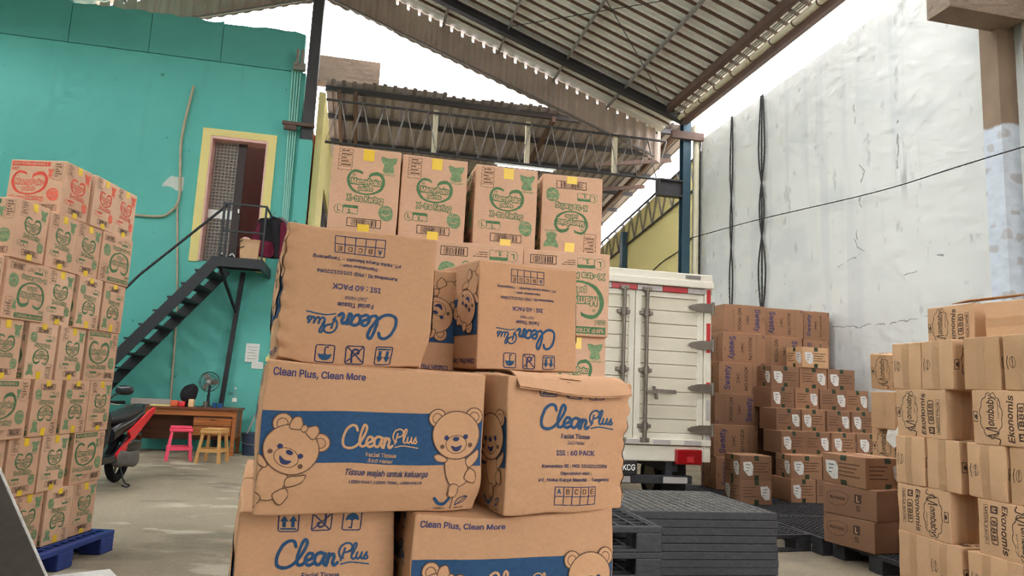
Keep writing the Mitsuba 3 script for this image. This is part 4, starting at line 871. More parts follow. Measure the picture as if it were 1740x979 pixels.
def nested():
    deck, rim, feet, run = pallet_meshes(1.02, .94, .05, 17, 15, .011)
    skirt = [rbx(-.525, .525, s * .478 - .012, s * .478 + .012, -.0245, .0245, .004) for s in (-1, 1)] + [rbx(s * .51 - .012, s * .51 + .012, -.49, .49, -.0245, .0245, .004) for s in (-1, 1)]
    return [('deck_grid', mikit.ply(deck, 'plastic_black_worn'), 'plastic_black_worn'), ('rim', mikit.ply(cat_(skirt), 'plastic_black'), 'plastic_black')]
NP = nested(); rng = random.Random(4); CT = ['lowest', 'second', 'third', 'fourth', 'fifth', 'sixth', 'seventh', 'eighth', 'ninth', 'tenth', 'topmost']
for k in range(11):
    place_pallet(NP, 2.30 + rng.uniform(-.006, .006), 4.93 + rng.uniform(-.006, .006), .026 + .0505 * k, -.02, '%s of the tightly nested black grid pallets before the truck' % CT[k], 'nested black pallets before the truck')
PS = make_pallet(.9, .9, .14, 9, 9, 'plastic_black', 'plastic_black')
for k in range(4):
    place_pallet(PS, 1.30, 4.35, .07 + .14 * k, 0, '%s of the four open black pallets stacked behind the dented tissue carton' % ['lowest', 'second', 'third', 'topmost'][k], 'open black pallets')

# ------------------------------------------------------------------ box truck
bsdf('truck_white', mottled(lin(206, 198, 178), .06, 2.5, .05), 0.45, 0.5); bsdf('truck_frame', mottled(lin(214, 208, 192), .05, 2, .04), 0.4, 0.5); bsdf('steel_bolt', mottled(lin(116, 108, 98), .2, 12, .1), 0.4, 0.5, metallic=0.6)
bsdf('tape_red', lin(176, 40, 44), 0.35, 0.5); bsdf('tape_silver', lin(176, 170, 166), 0.35, 0.5); bsdf('lamp_red', lin(140, 16, 22), 0.15, 0.6); bsdf('rubber', lin(26, 26, 26), 0.8, 0.2); bsdf('plate_black', lin(22, 22, 24), 0.4, 0.4)
tr = thing('box_truck', 'white box truck seen from behind, its rear doors closed, beside the cartons', 'truck')
TX0, TX1, TY, TZ0, TZ1 = 2.01, 3.82, 7.30, 0.80, 2.63
part(tr, 'cargo_box', bx(TX0, TX1, TY + .06, TY + 2.9, TZ0 - .02, TZ1), 'truck_white')
part(tr, 'roof_rail', rbx(TX0 - .01, TX1 + .01, TY - .01, TY + .08, 2.60, 2.68, .008), 'truck_frame'); part(tr, 'roof_rail', rbx(TX0 - .02, TX1 + .02, TY - .03, TY + .08, 2.52, 2.60, .008), 'truck_frame')
for k, x in enumerate(np.arange(TX0 + .02, TX1 - .1, .30)): part(tr, 'reflective_strip', bx(x, x + .295, TY - .008, TY + .02, 2.455, 2.51), 'tape_red' if k % 2 == 0 else 'tape_silver')
for x0, x1 in ((TX0, TX0 + .085), (TX1 - .085, TX1)):
    part(tr, 'corner_post', rbx(x0, x1, TY - .005, TY + .07, .60, 2.52, .006), 'truck_frame')
for z0, z1, m in ((2.3, 2.51, 'tape_red'), (1.80, 2.13, 'tape_red'), (1.36, 1.47, 'tape_red'), (1.05, 1.28, 'tape_silver'), (.76, .92, 'tape_silver')):
    part(tr, 'reflective_strip', bx(TX1 - .06, TX1 - .012, TY - .009, TY, z0, z1), m)
for x0, x1 in ((TX0 + .09, 2.912), (2.918, TX1 - .09)):
    dk = part(tr, 'door', cat_([rbx(x0, x1, TY + .01, TY + .06, 2.39, 2.45, .004), rbx(x0, x1, TY + .01, TY + .06, .84, .90, .004), rbx(x0, x0 + .07, TY + .01, TY + .06, .84, 2.45, .004), rbx(x1 - .07, x1, TY + .01, TY + .06, .84, 2.45, .004)]), 'truck_frame')
    zs = np.linspace(.90, 2.39, 11)
    for a, b in zip(zs[:-1], zs[1:]): part(dk, 'panel', rbx(x0 + .06, x1 - .06, TY + .022, TY + .055, a + .004, b - .002, .004), 'truck_white')
    rx = x1 - .14 if x1 < 3 else x0 + .12
    rod = part(tr, 'lock_rod', tube([[rx, TY - .03, .80], [rx, TY - .03, 2.47]], .021, 10), 'steel_bolt', 40)
    for z in (2.20, 1.57, .97): part(rod, 'rod_bracket', cat_([rbx(rx - .075, rx + .075, TY - .02, TY + .015, z - .022, z + .022, .008), tube([[rx, TY - .03, z - .04], [rx, TY - .03, z + .04]], .033, 10)]), 'steel_bolt')
    for z in (.82, 2.46): part(rod, 'rod_cam', rbx(rx - .05, rx + .05, TY - .045, TY + .01, z - .02, z + .025, .006), 'steel_bolt')
hp = Polygon([(0, -.05), (.14, -.05), (.25, -.03), (.285, -.012), (.29, 0), (.285, .012), (.25, .03), (.14, .05), (0, .05)])
for z in (2.30, 1.88, 1.40, .95):
    for s in (1, -1):
        m = prism(hp, .022); m.apply_translation((0, 0, -.011)); X = TX1 + .012 if s > 0 else TX0 - .012
        m.apply_transform(np.array([[-s * 1.0, 0, 0, X], [0, 0, 1, TY - .018], [0, 1, 0, z], [0, 0, 0, 1.0]])); m.fix_normals()
        h_ = part(tr, 'hinge', cat_([m, tube([[X, TY - .02, z - .07], [X, TY - .02, z + .07]], .018, 8)]), 'steel_bolt')
part(tr, 'door_handle', cat_([bar([3.03, TY - .06, 1.34], [3.16, TY - .06, 1.335], .05, .03), bar([3.12, TY - .06, 1.40], [3.155, TY - .06, 1.26], .03, .03), bar([3.15, TY - .075, 1.35], [3.37, TY - .08, 1.345], .022, .045)]), 'steel_bolt')
part(tr, 'sill', rbx(TX0, TX1, TY - .02, TY + .1, .775, .84, .006), 'truck_frame')
for k in range(5): part(tr, 'reflective_strip', bx(TX0 + .05 + .36 * k, TX0 + .25 + .36 * k, TY - .026, TY - .02, .785, .83), 'tape_silver')
part(tr, 'tail_beam', rbx(TX0 + .02, TX1 - .08, TY + .0, TY + .12, .60, .765, .01), 'truck_frame')
for x0 in (3.40, TX0 + .10):
    lk = part(tr, 'tail_lamp', rbx(x0, x0 + .30, TY - .05, TY + .01, .575, .735, .012), 'lamp_red'); part(lk, 'reflector', rbx(x0 + .12, x0 + .20, TY - .056, TY - .05, .60, .66, .002), 'tape_red')
pk = part(tr, 'number_plate', rbx(2.52, 2.96, TY - .03, TY - .01, .455, .60, .006), 'plate_black')
def wall_text(s, x0, x1, y, z0, z1):
    v, f, a = text_unit(s, True); P = np.stack([x0 + v[:, 0] * (x1 - x0), np.full(len(v), y), z0 + v[:, 1] * (z1 - z0)], 1); return trimesh.Trimesh(P, f, process=False)
part(pk, 'plate_lettering', wall_text('B 9370 KCG', 2.545, 2.935, TY - .0325, .50, .565), 'bulb_white')
part(tr, 'bumper', cat_([rbx(TX0 + .2, TX1 - .2, TY + .02, TY + .1, .36, .45, .01), rbx(2.3, 2.38, TY + .05, TY + .12, .4, .62, .006), rbx(3.32, 3.40, TY + .05, TY + .12, .4, .62, .006)]), 'plastic_black')
for x in (2.25, 2.62, 3.28): part(tr, 'bumper_strip', bx(x, x + .28, TY + .012, TY + .02, .37, .435), 'tape_silver')
part(tr, 'chassis', cat_([bx(2.35, 2.47, TY + .1, TY + 4.2, .48, .62), bx(3.36, 3.48, TY + .1, TY + 4.2, .48, .62), bx(2.1, 3.75, TY + .1, TY + 2.9, .62, .78)]), 'plastic_black')
for x in (2.22, 3.62):
    for y in (TY + .95, TY + 3.6):
        wl = part(tr, 'wheel', tube([[x - .1, y, .33], [x - .08, y, .33], [x + .08, y, .33], [x + .1, y, .33]], [.29, .33, .33, .29], 24), 'rubber', 40); part(wl, 'hub', tube([[x - .105, y, .33], [x + .105, y, .33]], .17, 18), 'steel_bolt', 40)
part(tr, 'cab', rbx(2.05, 3.78, TY + 3.0, TY + 4.4, .55, 2.15, .12), 'truck_frame', 40); part(tr, 'mud_flap', cat_([bx(2.1, 2.4, TY + .45, TY + .47, .2, .62), bx(3.45, 3.75, TY + .45, TY + .47, .2, .62)]), 'rubber')
solo('clip_box', rbx(3.52, 3.72, TY - .035, TY - .012, 2.625, 2.665, .004), 'steel_grey', 'small grey clip on the top rail of the truck', 'clip') if 0 else part(tr, 'marker_lamp', rbx(3.50, 3.68, TY - .02, TY - .008, 2.62, 2.66, .003), 'steel_grey')

# ------------------------------------------------------------------ motorbike
bsdf('bike_red', lin(214, 30, 44), 0.15, 0.6, clearcoat=0.6); bsdf('bike_black', lin(30, 30, 33), 0.22, 0.5, clearcoat=0.4); bsdf('seat_black', lin(34, 33, 34), 0.5, 0.4); bsdf('bike_grey', mottled(lin(92, 88, 84), .2, 12, .2), 0.55, 0.4); bsdf('mirror_glass', lin(150, 160, 165), 0.05, 0.6, metallic=1.0)
mb = thing('motorbike', 'black and red motor scooter parked beside the desk, partly behind the diaper cartons', 'motorbike')
hdg = -1.665; MB = pose(-2.72, 9.30, 0.0, hdg)
def bp(name, mesh, m, smooth=40, parent=None): return part(parent or mb, name, mesh, m, smooth, M=MB)
def loft(secs, n=16, p=2.6):
    """closed skin through superelliptic sections (x, zc, half width, half height)"""
    V, F = [], []
    for x, zc, w, h in secs:
        t = np.arange(n) * 2 * math.pi / n; c, s = np.cos(t), np.sin(t)
        V += [[x, w * np.sign(a) * abs(a) ** (2 / p), zc + h * np.sign(b) * abs(b) ** (2 / p)] for a, b in zip(c, s)]
    for i in range(len(secs) - 1):
        for j in range(n):
            k = (j + 1) % n; F += [[i * n + j, i * n + k, (i + 1) * n + k], [i * n + j, (i + 1) * n + k, (i + 1) * n + j]]
    for i, sg in ((0, 1), (len(secs) - 1, -1)):
        c = len(V); V.append([secs[i][0], 0, secs[i][1]])
        for j in range(n):
            k = (j + 1) % n; F.append([c, i * n + k, i * n + j] if sg > 0 else [c, i * n + j, i * n + k])
    m = trimesh.Trimesh(V, F, process=False); m.fix_normals(); return m
bp('seat', loft([(-.40, .83, .06, .03), (-.30, .83, .11, .05), (-.05, .79, .13, .055), (.20, .75, .13, .055), (.42, .73, .09, .045), (.48, .72, .04, .03)]), 'seat_black')
bp('tail', loft([(-.55, .86, .03, .03), (-.46, .84, .08, .06), (-.30, .77, .13, .07), (0, .70, .15, .08), (.30, .62, .14, .10), (.45, .56, .12, .10)]), 'bike_black')
def side(poly, y, t): 
    m = prism(poly, t); m.apply_transform(np.array([[1, 0, 0, 0], [0, 0, -1, y], [0, 1, 0, 0], [0, 0, 0, 1.0]])); return m
for s in (1, -1):
    bp('red_panel', side(Polygon(spline([(-.52, .86), (-.30, .80), (.05, .66), (.20, .60), (.14, .52), (.30, .46), (.48, .36), (.40, .30), (.20, .42), (-.05, .56), (-.28, .68), (-.46, .78)], 4, True)), s * .165 + .012, .024), 'bike_red', 25)
    bp('black_panel', side(Polygon([(-.28, .66), (0, .52), (.25, .36), (.52, .26), (.55, .34), (.35, .45), (.1, .62)]), s * .145 + .01, .02), 'bike_black', 25)
    bp('mirror', loft([(.86, 1.09, .02, .02), (.875, 1.09, .085, .045), (.89, 1.09, .095, .052), (.905, 1.09, .08, .042), (.915, 1.09, .03, .02)]).apply_translation((0, s * .34, 0)), 'bike_black')
    bp('mirror_stem', tube(spline([[.93, s * .20, .95], [.93, s * .24, 1.02], [.90, s * .30, 1.06], [.90, s * .33, 1.08]], 4), .008, 6), 'bike_black')
    bp('grip', tube([[.88, s * .20, .955], [.84, s * .34, .96]], .017, 8), 'rubber'); bp('lever', tube([[.93, s * .17, .95], [.92, s * .33, .93]], .006, 5), 'steel_bolt')
bp('handlebar_cover', loft([(.82, .94, .10, .04), (.92, .96, .17, .06), (1.02, .94, .15, .07), (1.10, .90, .08, .05)]), 'bike_black')
bp('leg_shield', loft([(.78, .62, .20, .24), (.86, .66, .24, .28), (.98, .68, .20, .26), (1.10, .70, .10, .16)]), 'bike_black'); bp('red_front', loft([(1.0, .72, .20, .18), (1.08, .74, .14, .14), (1.16, .76, .06, .06)]), 'bike_red')
bp('floor_board', rbx(.42, .84, -.17, .17, .28, .36, .02), 'bike_black')
for x, nm in ((0, 'rear'), (1.25, 'front')):
    w = trimesh.creation.torus(.235, .045, 32, 10); w.apply_transform(trimesh.transformations.rotation_matrix(math.pi / 2, [1, 0, 0])); w.apply_translation((x, 0, .28)); wk_ = bp('wheel', w, 'rubber', True)
    bp('hub', tube([[x, -.05, .28], [x, .05, .28]], .09, 14), 'bike_grey', 40, wk_)
    bp('spoke', cat_([bar([x, 0, .28], [x + .2 * math.cos(t), 0, .28 + .2 * math.sin(t)], .03, .02) for t in np.arange(5) * 1.2566]), 'bike_grey', False, wk_)
bp('engine_case', loft([(-.14, .27, .04, .07), (-.08, .28, .05, .11), (.15, .29, .055, .09), (.38, .31, .055, .10), (.46, .31, .03, .06)]).apply_translation((0, .15, 0)), 'bike_grey')
bp('air_box', loft([(-.20, .42, .03, .04), (-.12, .42, .05, .07), (.10, .43, .05, .08), (.22, .42, .03, .05)]).apply_translation((0, .15, 0)), 'bike_black')
bp('muffler', loft([(-.36, .36, .04, .04), (-.30, .35, .06, .06), (.05, .28, .055, .055), (.15, .26, .03, .03)]).apply_translation((0, -.16, 0)), 'bike_black')
bp('mudguard', loft([(-.50, .52, .07, .015), (-.30, .62, .08, .015), (-.1, .64, .08, .015)]), 'bike_black'); bp('fork', cat_([tube([[1.0, s * .07, .70], [1.25, s * .07, .28]], .02, 8) for s in (1, -1)]), 'bike_grey')
bp('front_mudguard', loft([(1.02, .50, .07, .02), (1.2, .58, .08, .02), (1.42, .50, .07, .02)]), 'bike_red')
bp('side_stand', tube(spline([[.30, .14, .26], [.36, .24, .06], [.30, .28, .012], [.42, .30, .012], [.46, .26, .03]], 4), .009, 6), 'steel_black'); bp('tail_lamp', rbx(-.57, -.50, -.06, .06, .80, .85, .012), 'lamp_red')

# ------------------------------------------------------------------ desk corner
def wood_fn(c0, c1):
    def fn(p, n, uv):
        g = mikit.fbm(p.x * 2.0, p.y * 30.0, p.z * 40.0, 3); return mikit.mix(c0, c1, g)
    return mikit.proc(fn)
bsdf('wood_desk', wood_fn(lin(120, 66, 36), lin(184, 110, 58)), 0.4, 0.4); bsdf('wood_dark', wood_fn(lin(84, 48, 32), lin(122, 72, 46)), 0.45, 0.4)
dk = thing('desk', 'brown wooden office desk with drawers standing along the teal wall', 'desk')
QX0, QX1, QY0, QY1, QZ = -3.55, -1.93, 12.42, 13.05, 0.76
part(dk, 'desk_top', rbx(QX0 - .03, QX1 + .03, QY0 - .03, QY1 + .02, QZ - .035, QZ, .006), 'wood_dark'); part(dk, 'apron', bx(QX0, QX1, QY0, QY0 + .025, QZ - .13, QZ - .035), 'wood_desk')
for x in (QX0, QX1 - .06):
    for y in (QY0, QY1 - .06): part(dk, 'leg', rbx(x, x + .06, y, y + .06, 0, QZ - .035, .005), 'wood_desk')
part(dk, 'side_panel', bx(QX1 - .045, QX1 - .015, QY0 + .06, QY1 - .06, .30, QZ - .035), 'wood_dark'); part(dk, 'side_panel', bx(QX0 + .015, QX0 + .045, QY0 + .06, QY1 - .06, .15, QZ - .035), 'wood_dark'); part(dk, 'back_panel', bx(QX0 + .05, QX1 - .05, QY1 - .04, QY1 - .02, .2, QZ - .04), 'wood_dark')
part(dk, 'side_rail', bx(QX1 - .05, QX1 - .01, QY0 + .05, QY1 - .05, .26, .32), 'wood_desk'); part(dk, 'drawer_case', bx(QX1 - .66, QX1 - .06, QY0 + .04, QY1 - .08, .30, QZ - .13), 'wood_dark')
for z0, z1 in ((.475, .60), (.32, .465)):
    d_ = part(dk, 'drawer', rbx(QX1 - .65, QX1 - .07, QY0 + .01, QY0 + .045, z0, z1, .004), 'wood_desk'); part(d_, 'pull', rbx(QX1 - .40, QX1 - .32, QY0 - .01, QY0 + .012, z1 - .035, z1 - .015, .004), 'wood_dark')
bsdf('plastic_pink', lin(232, 70, 100), 0.4, 0.5); bsdf('plastic_tan', lin(196, 146, 88), 0.45, 0.5)
def stool(x, y, yaw, m, label):
    key = thing('plastic_stool', label, 'stool', None); H_, a, b = .50, .135, .19; M = pose(x, y, 0, yaw)
    part(key, 'seat', cat_([rbox(2 * a + .03, 2 * a + .03, .022, .01).apply_translation((0, 0, H_ - .011)), rbox(2 * a + .05, 2 * a + .05, .05, .012).apply_translation((0, 0, H_ - .05))]), m, 35, M)
    for sx in (-1, 1):
        for sy in (-1, 1):
            hull = trimesh.convex.convex_hull(np.array([[sx * (a - .035 * i), sy * (a - .035 * j), H_ - .03] for i in (0, 1) for j in (0, 1)] + [[sx * (b - .045 * i), sy * (b - .045 * j), 0] for i in (0, 1) for j in (0, 1)]))
            part(key, 'leg', hull, m, False, M)
    for k in range(4):
        R = trimesh.transformations.rotation_matrix(k * math.pi / 2, [0, 0, 1]); r_ = bx(-.155, .155, -.178, -.155, .155, .205); r_.apply_transform(R); part(key, 'rail', r_, m, False, M)
stool(-2.60, 11.75, .25, 'plastic_pink', 'pink plastic stool between the motorbike and the brown stool'); stool(-2.08, 11.55, -.2, 'plastic_tan', 'tan brown plastic stool in front of the desk drawers')
bsdf('plastic_navy', mottled(lin(50, 62, 80), .15, 8, .1), 0.45, 0.4)
bk = thing('bucket', 'dark blue plastic bucket on the floor at the desk end', 'bucket')
part(bk, 'shell', lathe([(0, 0), (.16, 0), (.165, .02), (.19, .33), (.205, .335), (.205, .36), (.18, .36), (.155, .03), (0, .03)]).apply_translation((-1.67, 12.75, 0)), 'plastic_navy', 40)
part(bk, 'handle', tube(spline([[-1.87, 12.75, .33], [-1.84, 12.63, .22], [-1.67, 12.55, .18], [-1.50, 12.63, .22], [-1.47, 12.75, .33]], 5), .006, 5), 'steel_grey', 40)
bm = thing('broom', 'mop with a pale stick leaning on the teal wall above the bucket', 'broom')
part(bm, 'stick', tube([[-1.80, 12.80, .33], [-1.50, 13.22, 1.30]], .014, 8), 'lattice_grey', 40); part(bm, 'mop_head', lathe([(0, 0), (.07, .01), (.06, .10), (.02, .16), (0, .16)], 14).apply_translation((-1.80, 12.80, .20)), 'bike_grey', 40)
fx = thing('fire_extinguisher', 'red fire extinguisher hanging on the teal post beside the tissue cartons', 'fire extinguisher')
part(fx, 'cylinder', lathe([(0, 0), (.07, 0), (.075, .02), (.075, .34), (.05, .40), (.02, .42), (0, .42)], 20).apply_translation((-1.42, 13.06, .92)), 'bike_red', 40); part(fx, 'valve', rbx(-1.46, -1.38, 13.03, 13.09, 1.33, 1.40, .008), 'steel_black'); part(fx, 'hose', tube(spline([[-1.38, 13.05, 1.37], [-1.31, 13.03, 1.30], [-1.32, 13.03, 1.08]], 5), .01, 6), 'rubber', 40)
bsdf('paper_white', mottled(lin(222, 222, 216), .05, 12), 0.7, 0.2)
for x0, x1, z0, z1, lab in ((-2.02, -1.79, 1.55, 1.88, 'white paper notice taped on the teal wall below the conduits'), (-1.90, -1.70, 1.44, 1.56, 'small smudged paper slip below the white notice'), (-1.64, -1.53, 1.52, 1.70, 'small cream paper tag next to the conduit clip')):
    k = solo('paper_notice', bx(x0, x1, 13.285, 13.295, z0, z1), 'paper_white' if z0 != 1.52 else 'paint_trim', lab, 'paper')
    if z0 == 1.55:
        for q in range(5): part(k, 'text_print', bx(x0 + .03, x1 - .03 - .02 * (q % 3), 13.2835, 13.285, z1 - .07 - .05 * q, z1 - .062 - .05 * q), 'lattice_grey')
# things on the desk
bt = thing('water_bottle', 'clear plastic water bottle standing at the bucket end of the desk', 'bottle')
scene['bottle_plastic'] = {'type': 'thindielectric', 'int_ior': 1.7}
part(bt, 'body', lathe([(0, 0), (.036, 0), (.04, .02), (.036, .09), (.04, .11), (.038, .20), (.030, .25), (.015, .29), (.015, .32), (0, .32)], 18).apply_translation((-2.02, 12.62, QZ)), 'bottle_plastic', 40); part(bt, 'cap', lathe([(0, .32), (.017, .32), (.017, .345), (0, .345)], 14).apply_translation((-2.02, 12.62, QZ)), 'bulb_white', 40); part(bt, 'wrapper', lathe([(.0405, .11), (.0405, .17)], 18).apply_translation((-2.02, 12.62, QZ)), 'paper_white', 40)
fn = thing('desk_fan', 'small black wire desk fan with white hub against the pole', 'fan')
FX, FY, FZ = -2.46, 12.78, QZ
part(fn, 'base', lathe([(0, 0), (.09, 0), (.085, .02), (.03, .03), (.02, .17), (.03, .2), (0, .2)], 20).apply_translation((FX, FY, FZ)), 'steel_black', 40)
rings = [trimesh.creation.torus(r_, .0035, 28, 5).apply_translation((0, 0, z_)) for r_, z_ in ((.165, 0), (.157, .04), (.12, .065), (.07, .08), (.157, -.04), (.10, -.06))]
wires = [tube(spline([[.03 * math.cos(t), .03 * math.sin(t), .085], [.10 * math.cos(t), .10 * math.sin(t), .075], [.165 * math.cos(t), .165 * math.sin(t), 0]], 3), .0025, 4) for t in np.arange(24) * math.pi / 12]
RF = np.array([[1, 0, 0, FX], [0, 0, -1, FY - .06], [0, 1, 0, FZ + .42], [0, 0, 0, 1.0]])
part(fn, 'cage', cat_(rings + wires), 'steel_black', 40, RF); part(fn, 'motor', lathe([(0, -.16), (.05, -.15), (.06, -.08), (.05, -.06), (0, -.06)], 18), 'bulb_white', 40, RF); part(fn, 'hub', lathe([(0, .0), (.035, .0), (.035, .03), (0, .04)], 16), 'bulb_white', 40, RF); part(fn, 'neck', tube([[FX, FY + .02, FZ + .18], [FX, FY + .02, FZ + .42]], .018, 8), 'steel_black', 40)
for k in range(3):
    b_ = loft([(.03, 0, .03, .006), (.08, .01, .05, .005), (.13, .0, .045, .004), (.145, 0, .02, .003)], 10); b_.apply_transform(trimesh.transformations.rotation_matrix(k * 2.094, [0, 0, 1]) @ trimesh.transformations.rotation_matrix(.5, [1, 0, 0])); part(fn, 'fan_blade', b_, 'lattice_grey', 40, RF)
bsdf('cloth_black', mottled(lin(40, 38, 42), .2, 10), 0.85, 0.2); bsdf('cloth_maroon', mottled(lin(112, 36, 58), .2, 10), 0.85, 0.2); bsdf('cloth_grey', mottled(lin(120, 112, 112), .15, 20), 0.85, 0.2)
m = trimesh.creation.icosphere(3, .13); v = m.vertices; v[:, 2] *= 1.25; v[:, 0] += .25 * np.clip(v[:, 2], 0, 1); v *= (1 + .25 * (meshkit.fbm(v * 14, 3, 6) - .5))[:, None]; v[:, 2] = np.maximum(v[:, 2], -.13); m.vertices = v; m.apply_translation((-2.74, 12.62, QZ + .21))
cap_ = thing('cap', 'black cloth cap hung over a stand on the desk beside the snack packs', 'cap')
part(cap_, 'crown', m, 'cloth_black', True); part(cap_, 'stand', tube([[-2.76, 12.62, QZ], [-2.76, 12.62, QZ + .12]], .05, 10), 'cloth_black', 40)
bsdf('pack_orange', lin(226, 104, 66), 0.3, 0.5); bsdf('pack_cream', lin(230, 186, 140), 0.4, 0.4)
for k, (x, y, m, w, h) in enumerate([(-2.92, 12.55, 'pack_orange', .12, .10), (-2.80, 12.50, 'bike_red', .10, .09), (-2.66, 12.52, 'pack_cream', .09, .13)]):
    solo('snack_pack', rbox(w, .09, h, .02).apply_translation((x, y, QZ + h / 2)), m, ['orange snack pack lying on the desk under the cap', 'red snack pack in the middle of the desk pile', 'cream snack pack standing by the cap on the desk'][k], 'packet', None, 40)
solo('cardboard_sheet', rbox(.62, .03, .10, .006).apply_transform(trimesh.transformations.rotation_matrix(-.25, [1, 0, 0])).apply_translation((-3.32, 12.72, QZ + .055)), 'lattice_grey', 'grey folded board lying at the motorbike end of the desk', 'board')
solo('open_book', cat_([rbox(.16, .22, .02, .006).apply_translation((-3.08, 12.56, QZ + .012)), rbox(.16, .22, .02, .006).apply_translation((-2.925 - .0, 12.585 + .04, QZ + .012))]), 'paint_trim', 'open notebook with yellowish pages on the desk', 'book') if 0 else solo('notebook', rbox(.30, .2, .02, .006).apply_translation((-3.12, 12.54, QZ + .01)), 'paint_trim', 'yellowish notebook lying on the desk between board and packs', 'book')
bsdf('cup_blue', lin(36, 78, 130), 0.35, 0.5)
for k, (x, y) in enumerate([(-2.30, 12.52), (-2.21, 12.50)]):
    solo('cup', lathe([(0, 0), (.03, 0), (.038, .08), (.034, .08), (.027, .008), (0, .008)], 16).apply_translation((x, y, QZ)), 'cup_blue', ['blue cup on the desk nearer the fan', 'blue cup on the desk nearer the bottle'][k], 'cup', None, 40)
solo('glass_jar', lathe([(0, 0), (.035, 0), (.037, .10), (.033, .10), (.031, .01), (0, .01)], 16).apply_translation((-2.60 + .16, 12.50, QZ)), 'steel_bolt', 'small grey tumbler on the desk before the fan', 'cup', None, 40)

# ------------------------------------------------------------------ steel stairs to the upstairs door
st = thing('steel_stairs', 'black steel stairs with landing and handrail against the teal wall', 'stairs')
SA, SB = np.array([-2.45, 0, 3.14]), np.array([-4.95, 0, 0.0]); dS = (SB - SA)
SY0, SY1 = 12.15, 13.15
for y in (SY0, SY1):
    q = np.array([0, y, 0]); part(st, 'stringer', bar(SA + q, SB + q, .04, .17), 'steel_black')
for k in range(13):
    p_ = SA + dS * (k + .8) / 13.5; part(st, 'tread', bx(p_[0] - .15, p_[0] + .12, SY0 - .02, SY1 + .02, p_[2] + .0, p_[2] + .03), 'steel_black')
part(st, 'landing', cat_([bx(-2.52, -1.72, SY0 - .02, GY - .02, 3.18, 3.22), bx(-2.52, -1.72, SY0 - .02, SY0 + .03, 3.06, 3.2), bx(-1.77, -1.72, SY0, GY - .02, 3.06, 3.2), bx(-2.5, -1.75, SY0 + .4, SY0 + .44, 3.08, 3.2)]), 'steel_black')
part(st, 'handrail', tube([[-2.33, SY0, 4.12], [-3.56, SY0, 2.83], [-4.95, SY0, 1.02]], .022, 8), 'steel_black', 40)
for x in (-2.40, -2.33): part(st, 'rail_post', bar([x, SY0, 3.2], [x, SY0, 4.14], .035), 'steel_black')
part(st, 'rail_post', bar([-1.74, SY0, 3.2], [-1.74, SY0, 4.12], .03), 'steel_black'); part(st, 'rail_post', bar([-4.9, SY0, 0.0], [-4.9, SY0, 1.06], .035), 'steel_black')
for z in (4.12, 3.66): part(st, 'guard_rail', bar([-2.40, SY0, z], [-1.74, SY0, z], .028), 'steel_black')
part(st, 'guard_rail', bar([-1.74, SY0, 4.12], [-1.74, GY, 4.12], .028), 'steel_black')
part(st, 'support_post', bar([-2.36, 13.14, 0], [-2.17, 13.14, 3.12], .075), 'steel_black'); part(st, 'brace', bar([-2.42, 12.3, 3.1], [-2.22, 13.12, 2.40], .04), 'steel_black')
# clothes on the landing rail
jk = thing('jacket', 'black and maroon jacket hanging on a hanger from the landing rail', 'jacket')
def cloth(pts, t, seed):
    p = Polygon(spline(pts, 5, True)).buffer(0); m = prism(p, t); m = m.subdivide_to_size(.05); v = m.vertices.copy(); v[:, 2] += .05 * np.sin(v[:, 0] * 26 + 3 * v[:, 1]) * (1 - .3 * np.abs(v[:, 1])) + .03 * (meshkit.fbm(v * 9, 3, seed) - .5); m.vertices = v
    m.apply_transform(np.array([[1, 0, 0, 0], [0, 0, -1, 0], [0, 1, 0, 0], [0, 0, 0, 1.0]])); return m
JM = pose(-1.66, 12.55, 3.96, -.25)
part(jk, 'body', cloth([(-.22, -.02), (-.06, .06), (.06, .06), (.22, -.03), (.23, -.35), (.20, -.62), (0, -.64), (-.20, -.60), (-.23, -.3)], .09, 2), 'cloth_black', 30, JM)
part(jk, 'sleeve', cloth([(.16, -.02), (.26, -.10), (.33, -.45), (.28, -.70), (.20, -.68), (.18, -.4)], .08, 3).apply_translation((0, -.03, 0)), 'cloth_maroon', 30, JM); part(jk, 'sleeve', cloth([(-.18, -.05), (-.27, -.14), (-.33, -.42), (-.28, -.55), (-.20, -.5), (-.17, -.3)], .08, 4).apply_translation((0, -.03, 0)), 'cloth_maroon', 30, JM)
part(jk, 'hem_panel', cloth([(-.19, -.40), (.05, -.38), (.10, -.62), (-.17, -.60)], .02, 5).apply_translation((0, -.115, 0)), 'cloth_maroon', 30, JM)
part(jk, 'hanger', tube(spline([[-.2, -.05, -.02], [0, -.05, .07], [0, -.05, .13], [.03, -.05, .16], [.05, -.05, .13]], 4), .006, 5), 'steel_grey', 40, JM)
solo('shirt', cloth([(-.16, .0), (.0, .05), (.17, -.02), (.26, -.46), (.12, -.52), (-.16, -.46)], .05, 7), 'cloth_grey', 'grey shirt hanging behind the maroon jacket on the landing', 'shirt', None, 30, None, pose(-1.62, 12.85, 4.05, -.3))
pb = thing('paper_bag', 'brown paper bag standing on the stair landing', 'bag')
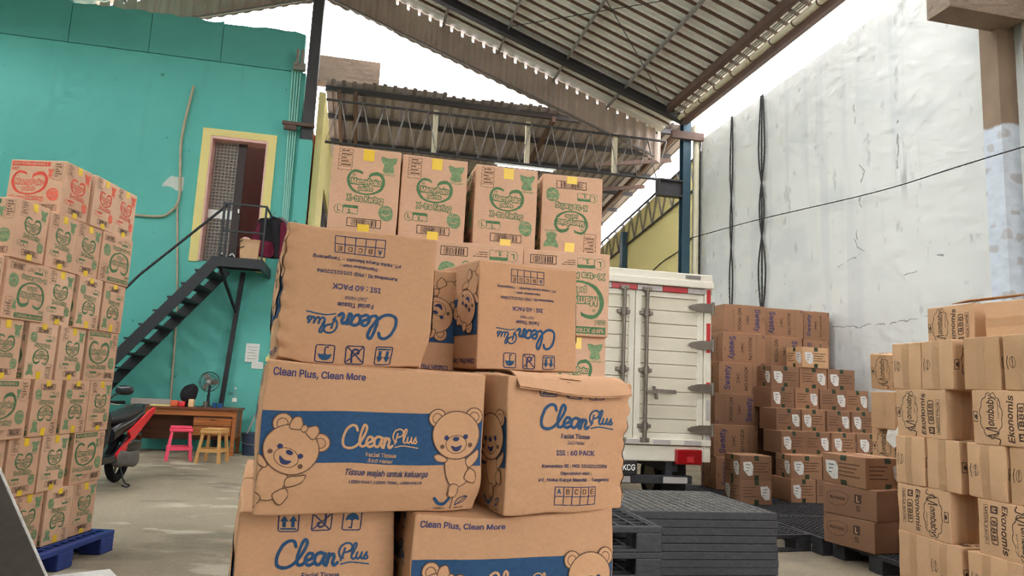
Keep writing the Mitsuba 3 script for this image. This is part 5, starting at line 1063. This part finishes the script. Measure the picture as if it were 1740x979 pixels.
def frustum(w0, d0, w1, d1, h): return trimesh.convex.convex_hull(np.array([[sx * w0 / 2, sy * d0 / 2, 0] for sx in (-1, 1) for sy in (-1, 1)] + [[sx * w1 / 2, sy * d1 / 2, h] for sx in (-1, 1) for sy in (-1, 1)]))
part(pb, 'body', frustum(.27, .18, .32, .20, .36).apply_translation((-1.98, 12.42, 3.22)), 'kraft_plain'); part(pb, 'handle', tube(spline([[-2.10, 12.31, 3.55], [-2.16, 12.29, 3.50], [-2.14, 12.30, 3.42], [-2.06, 12.31, 3.45]], 5), .008, 5), 'cable_black', 40); part(pb, 'pink_cloth', trimesh.creation.icosphere(2, .05).apply_scale([1.3, 1, .6]).apply_translation((-2.06, 12.42, 3.60)), 'paint_pink', True)
for k, x in enumerate((-2.38, -2.24)):
    sh = thing('sandal', 'dark sandal with pale straps on the landing, ' + ('nearer the handrail' if k == 0 else 'nearer the paper bag'), 'sandal', 'sandals on the landing')
    part(sh, 'sole', rbox(.10, .24, .04, .015).apply_translation((x, 12.36, 3.24)), 'rubber'); part(sh, 'strap', tube(spline([[x - .05, 12.32, 3.25], [x, 12.32, 3.31], [x + .05, 12.32, 3.25]], 5), .012, 6), 'bulb_white', 40)
# ------------------------------------------------------------------ floor bits and the dark board close to the viewer
solo('paper_sheet', cat_([rbox(.34, .42, .006, .002)]).apply_transform(trimesh.transformations.rotation_matrix(.5, [0, 0, 1])).apply_translation((-1.56, 5.02, .004)), 'paper_white', 'white paper sheet lying on the floor by the blue pallet', 'paper')
bsdf('board_dark', mottled(lin(66, 60, 54), .25, 5, .15), 0.6, 0.3); bsdf('edge_metal', mottled(lin(182, 180, 174), .1, 20, .1), 0.35, 0.5)
bd = thing('metal_board', 'dark board with pale metal edge leaning in the near corner', 'board')
P0, P1 = np.array([-.60, 1.2, 1.315]), np.array([-.05, 1.2, .295])
pl = Polygon([(-.60, 1.315), (-.05, .295), (-.05, 0.0), (-.95, 0.0), (-.95, 1.315)]); m = prism(pl, .01); m.apply_transform(np.array([[1, 0, 0, 0], [0, 0, -1, 1.206], [0, 1, 0, 0], [0, 0, 0, 1.0]])); part(bd, 'panel', m, 'board_dark'); part(bd, 'edge_strip', bar(P0, P1, .003, .005), 'edge_metal')
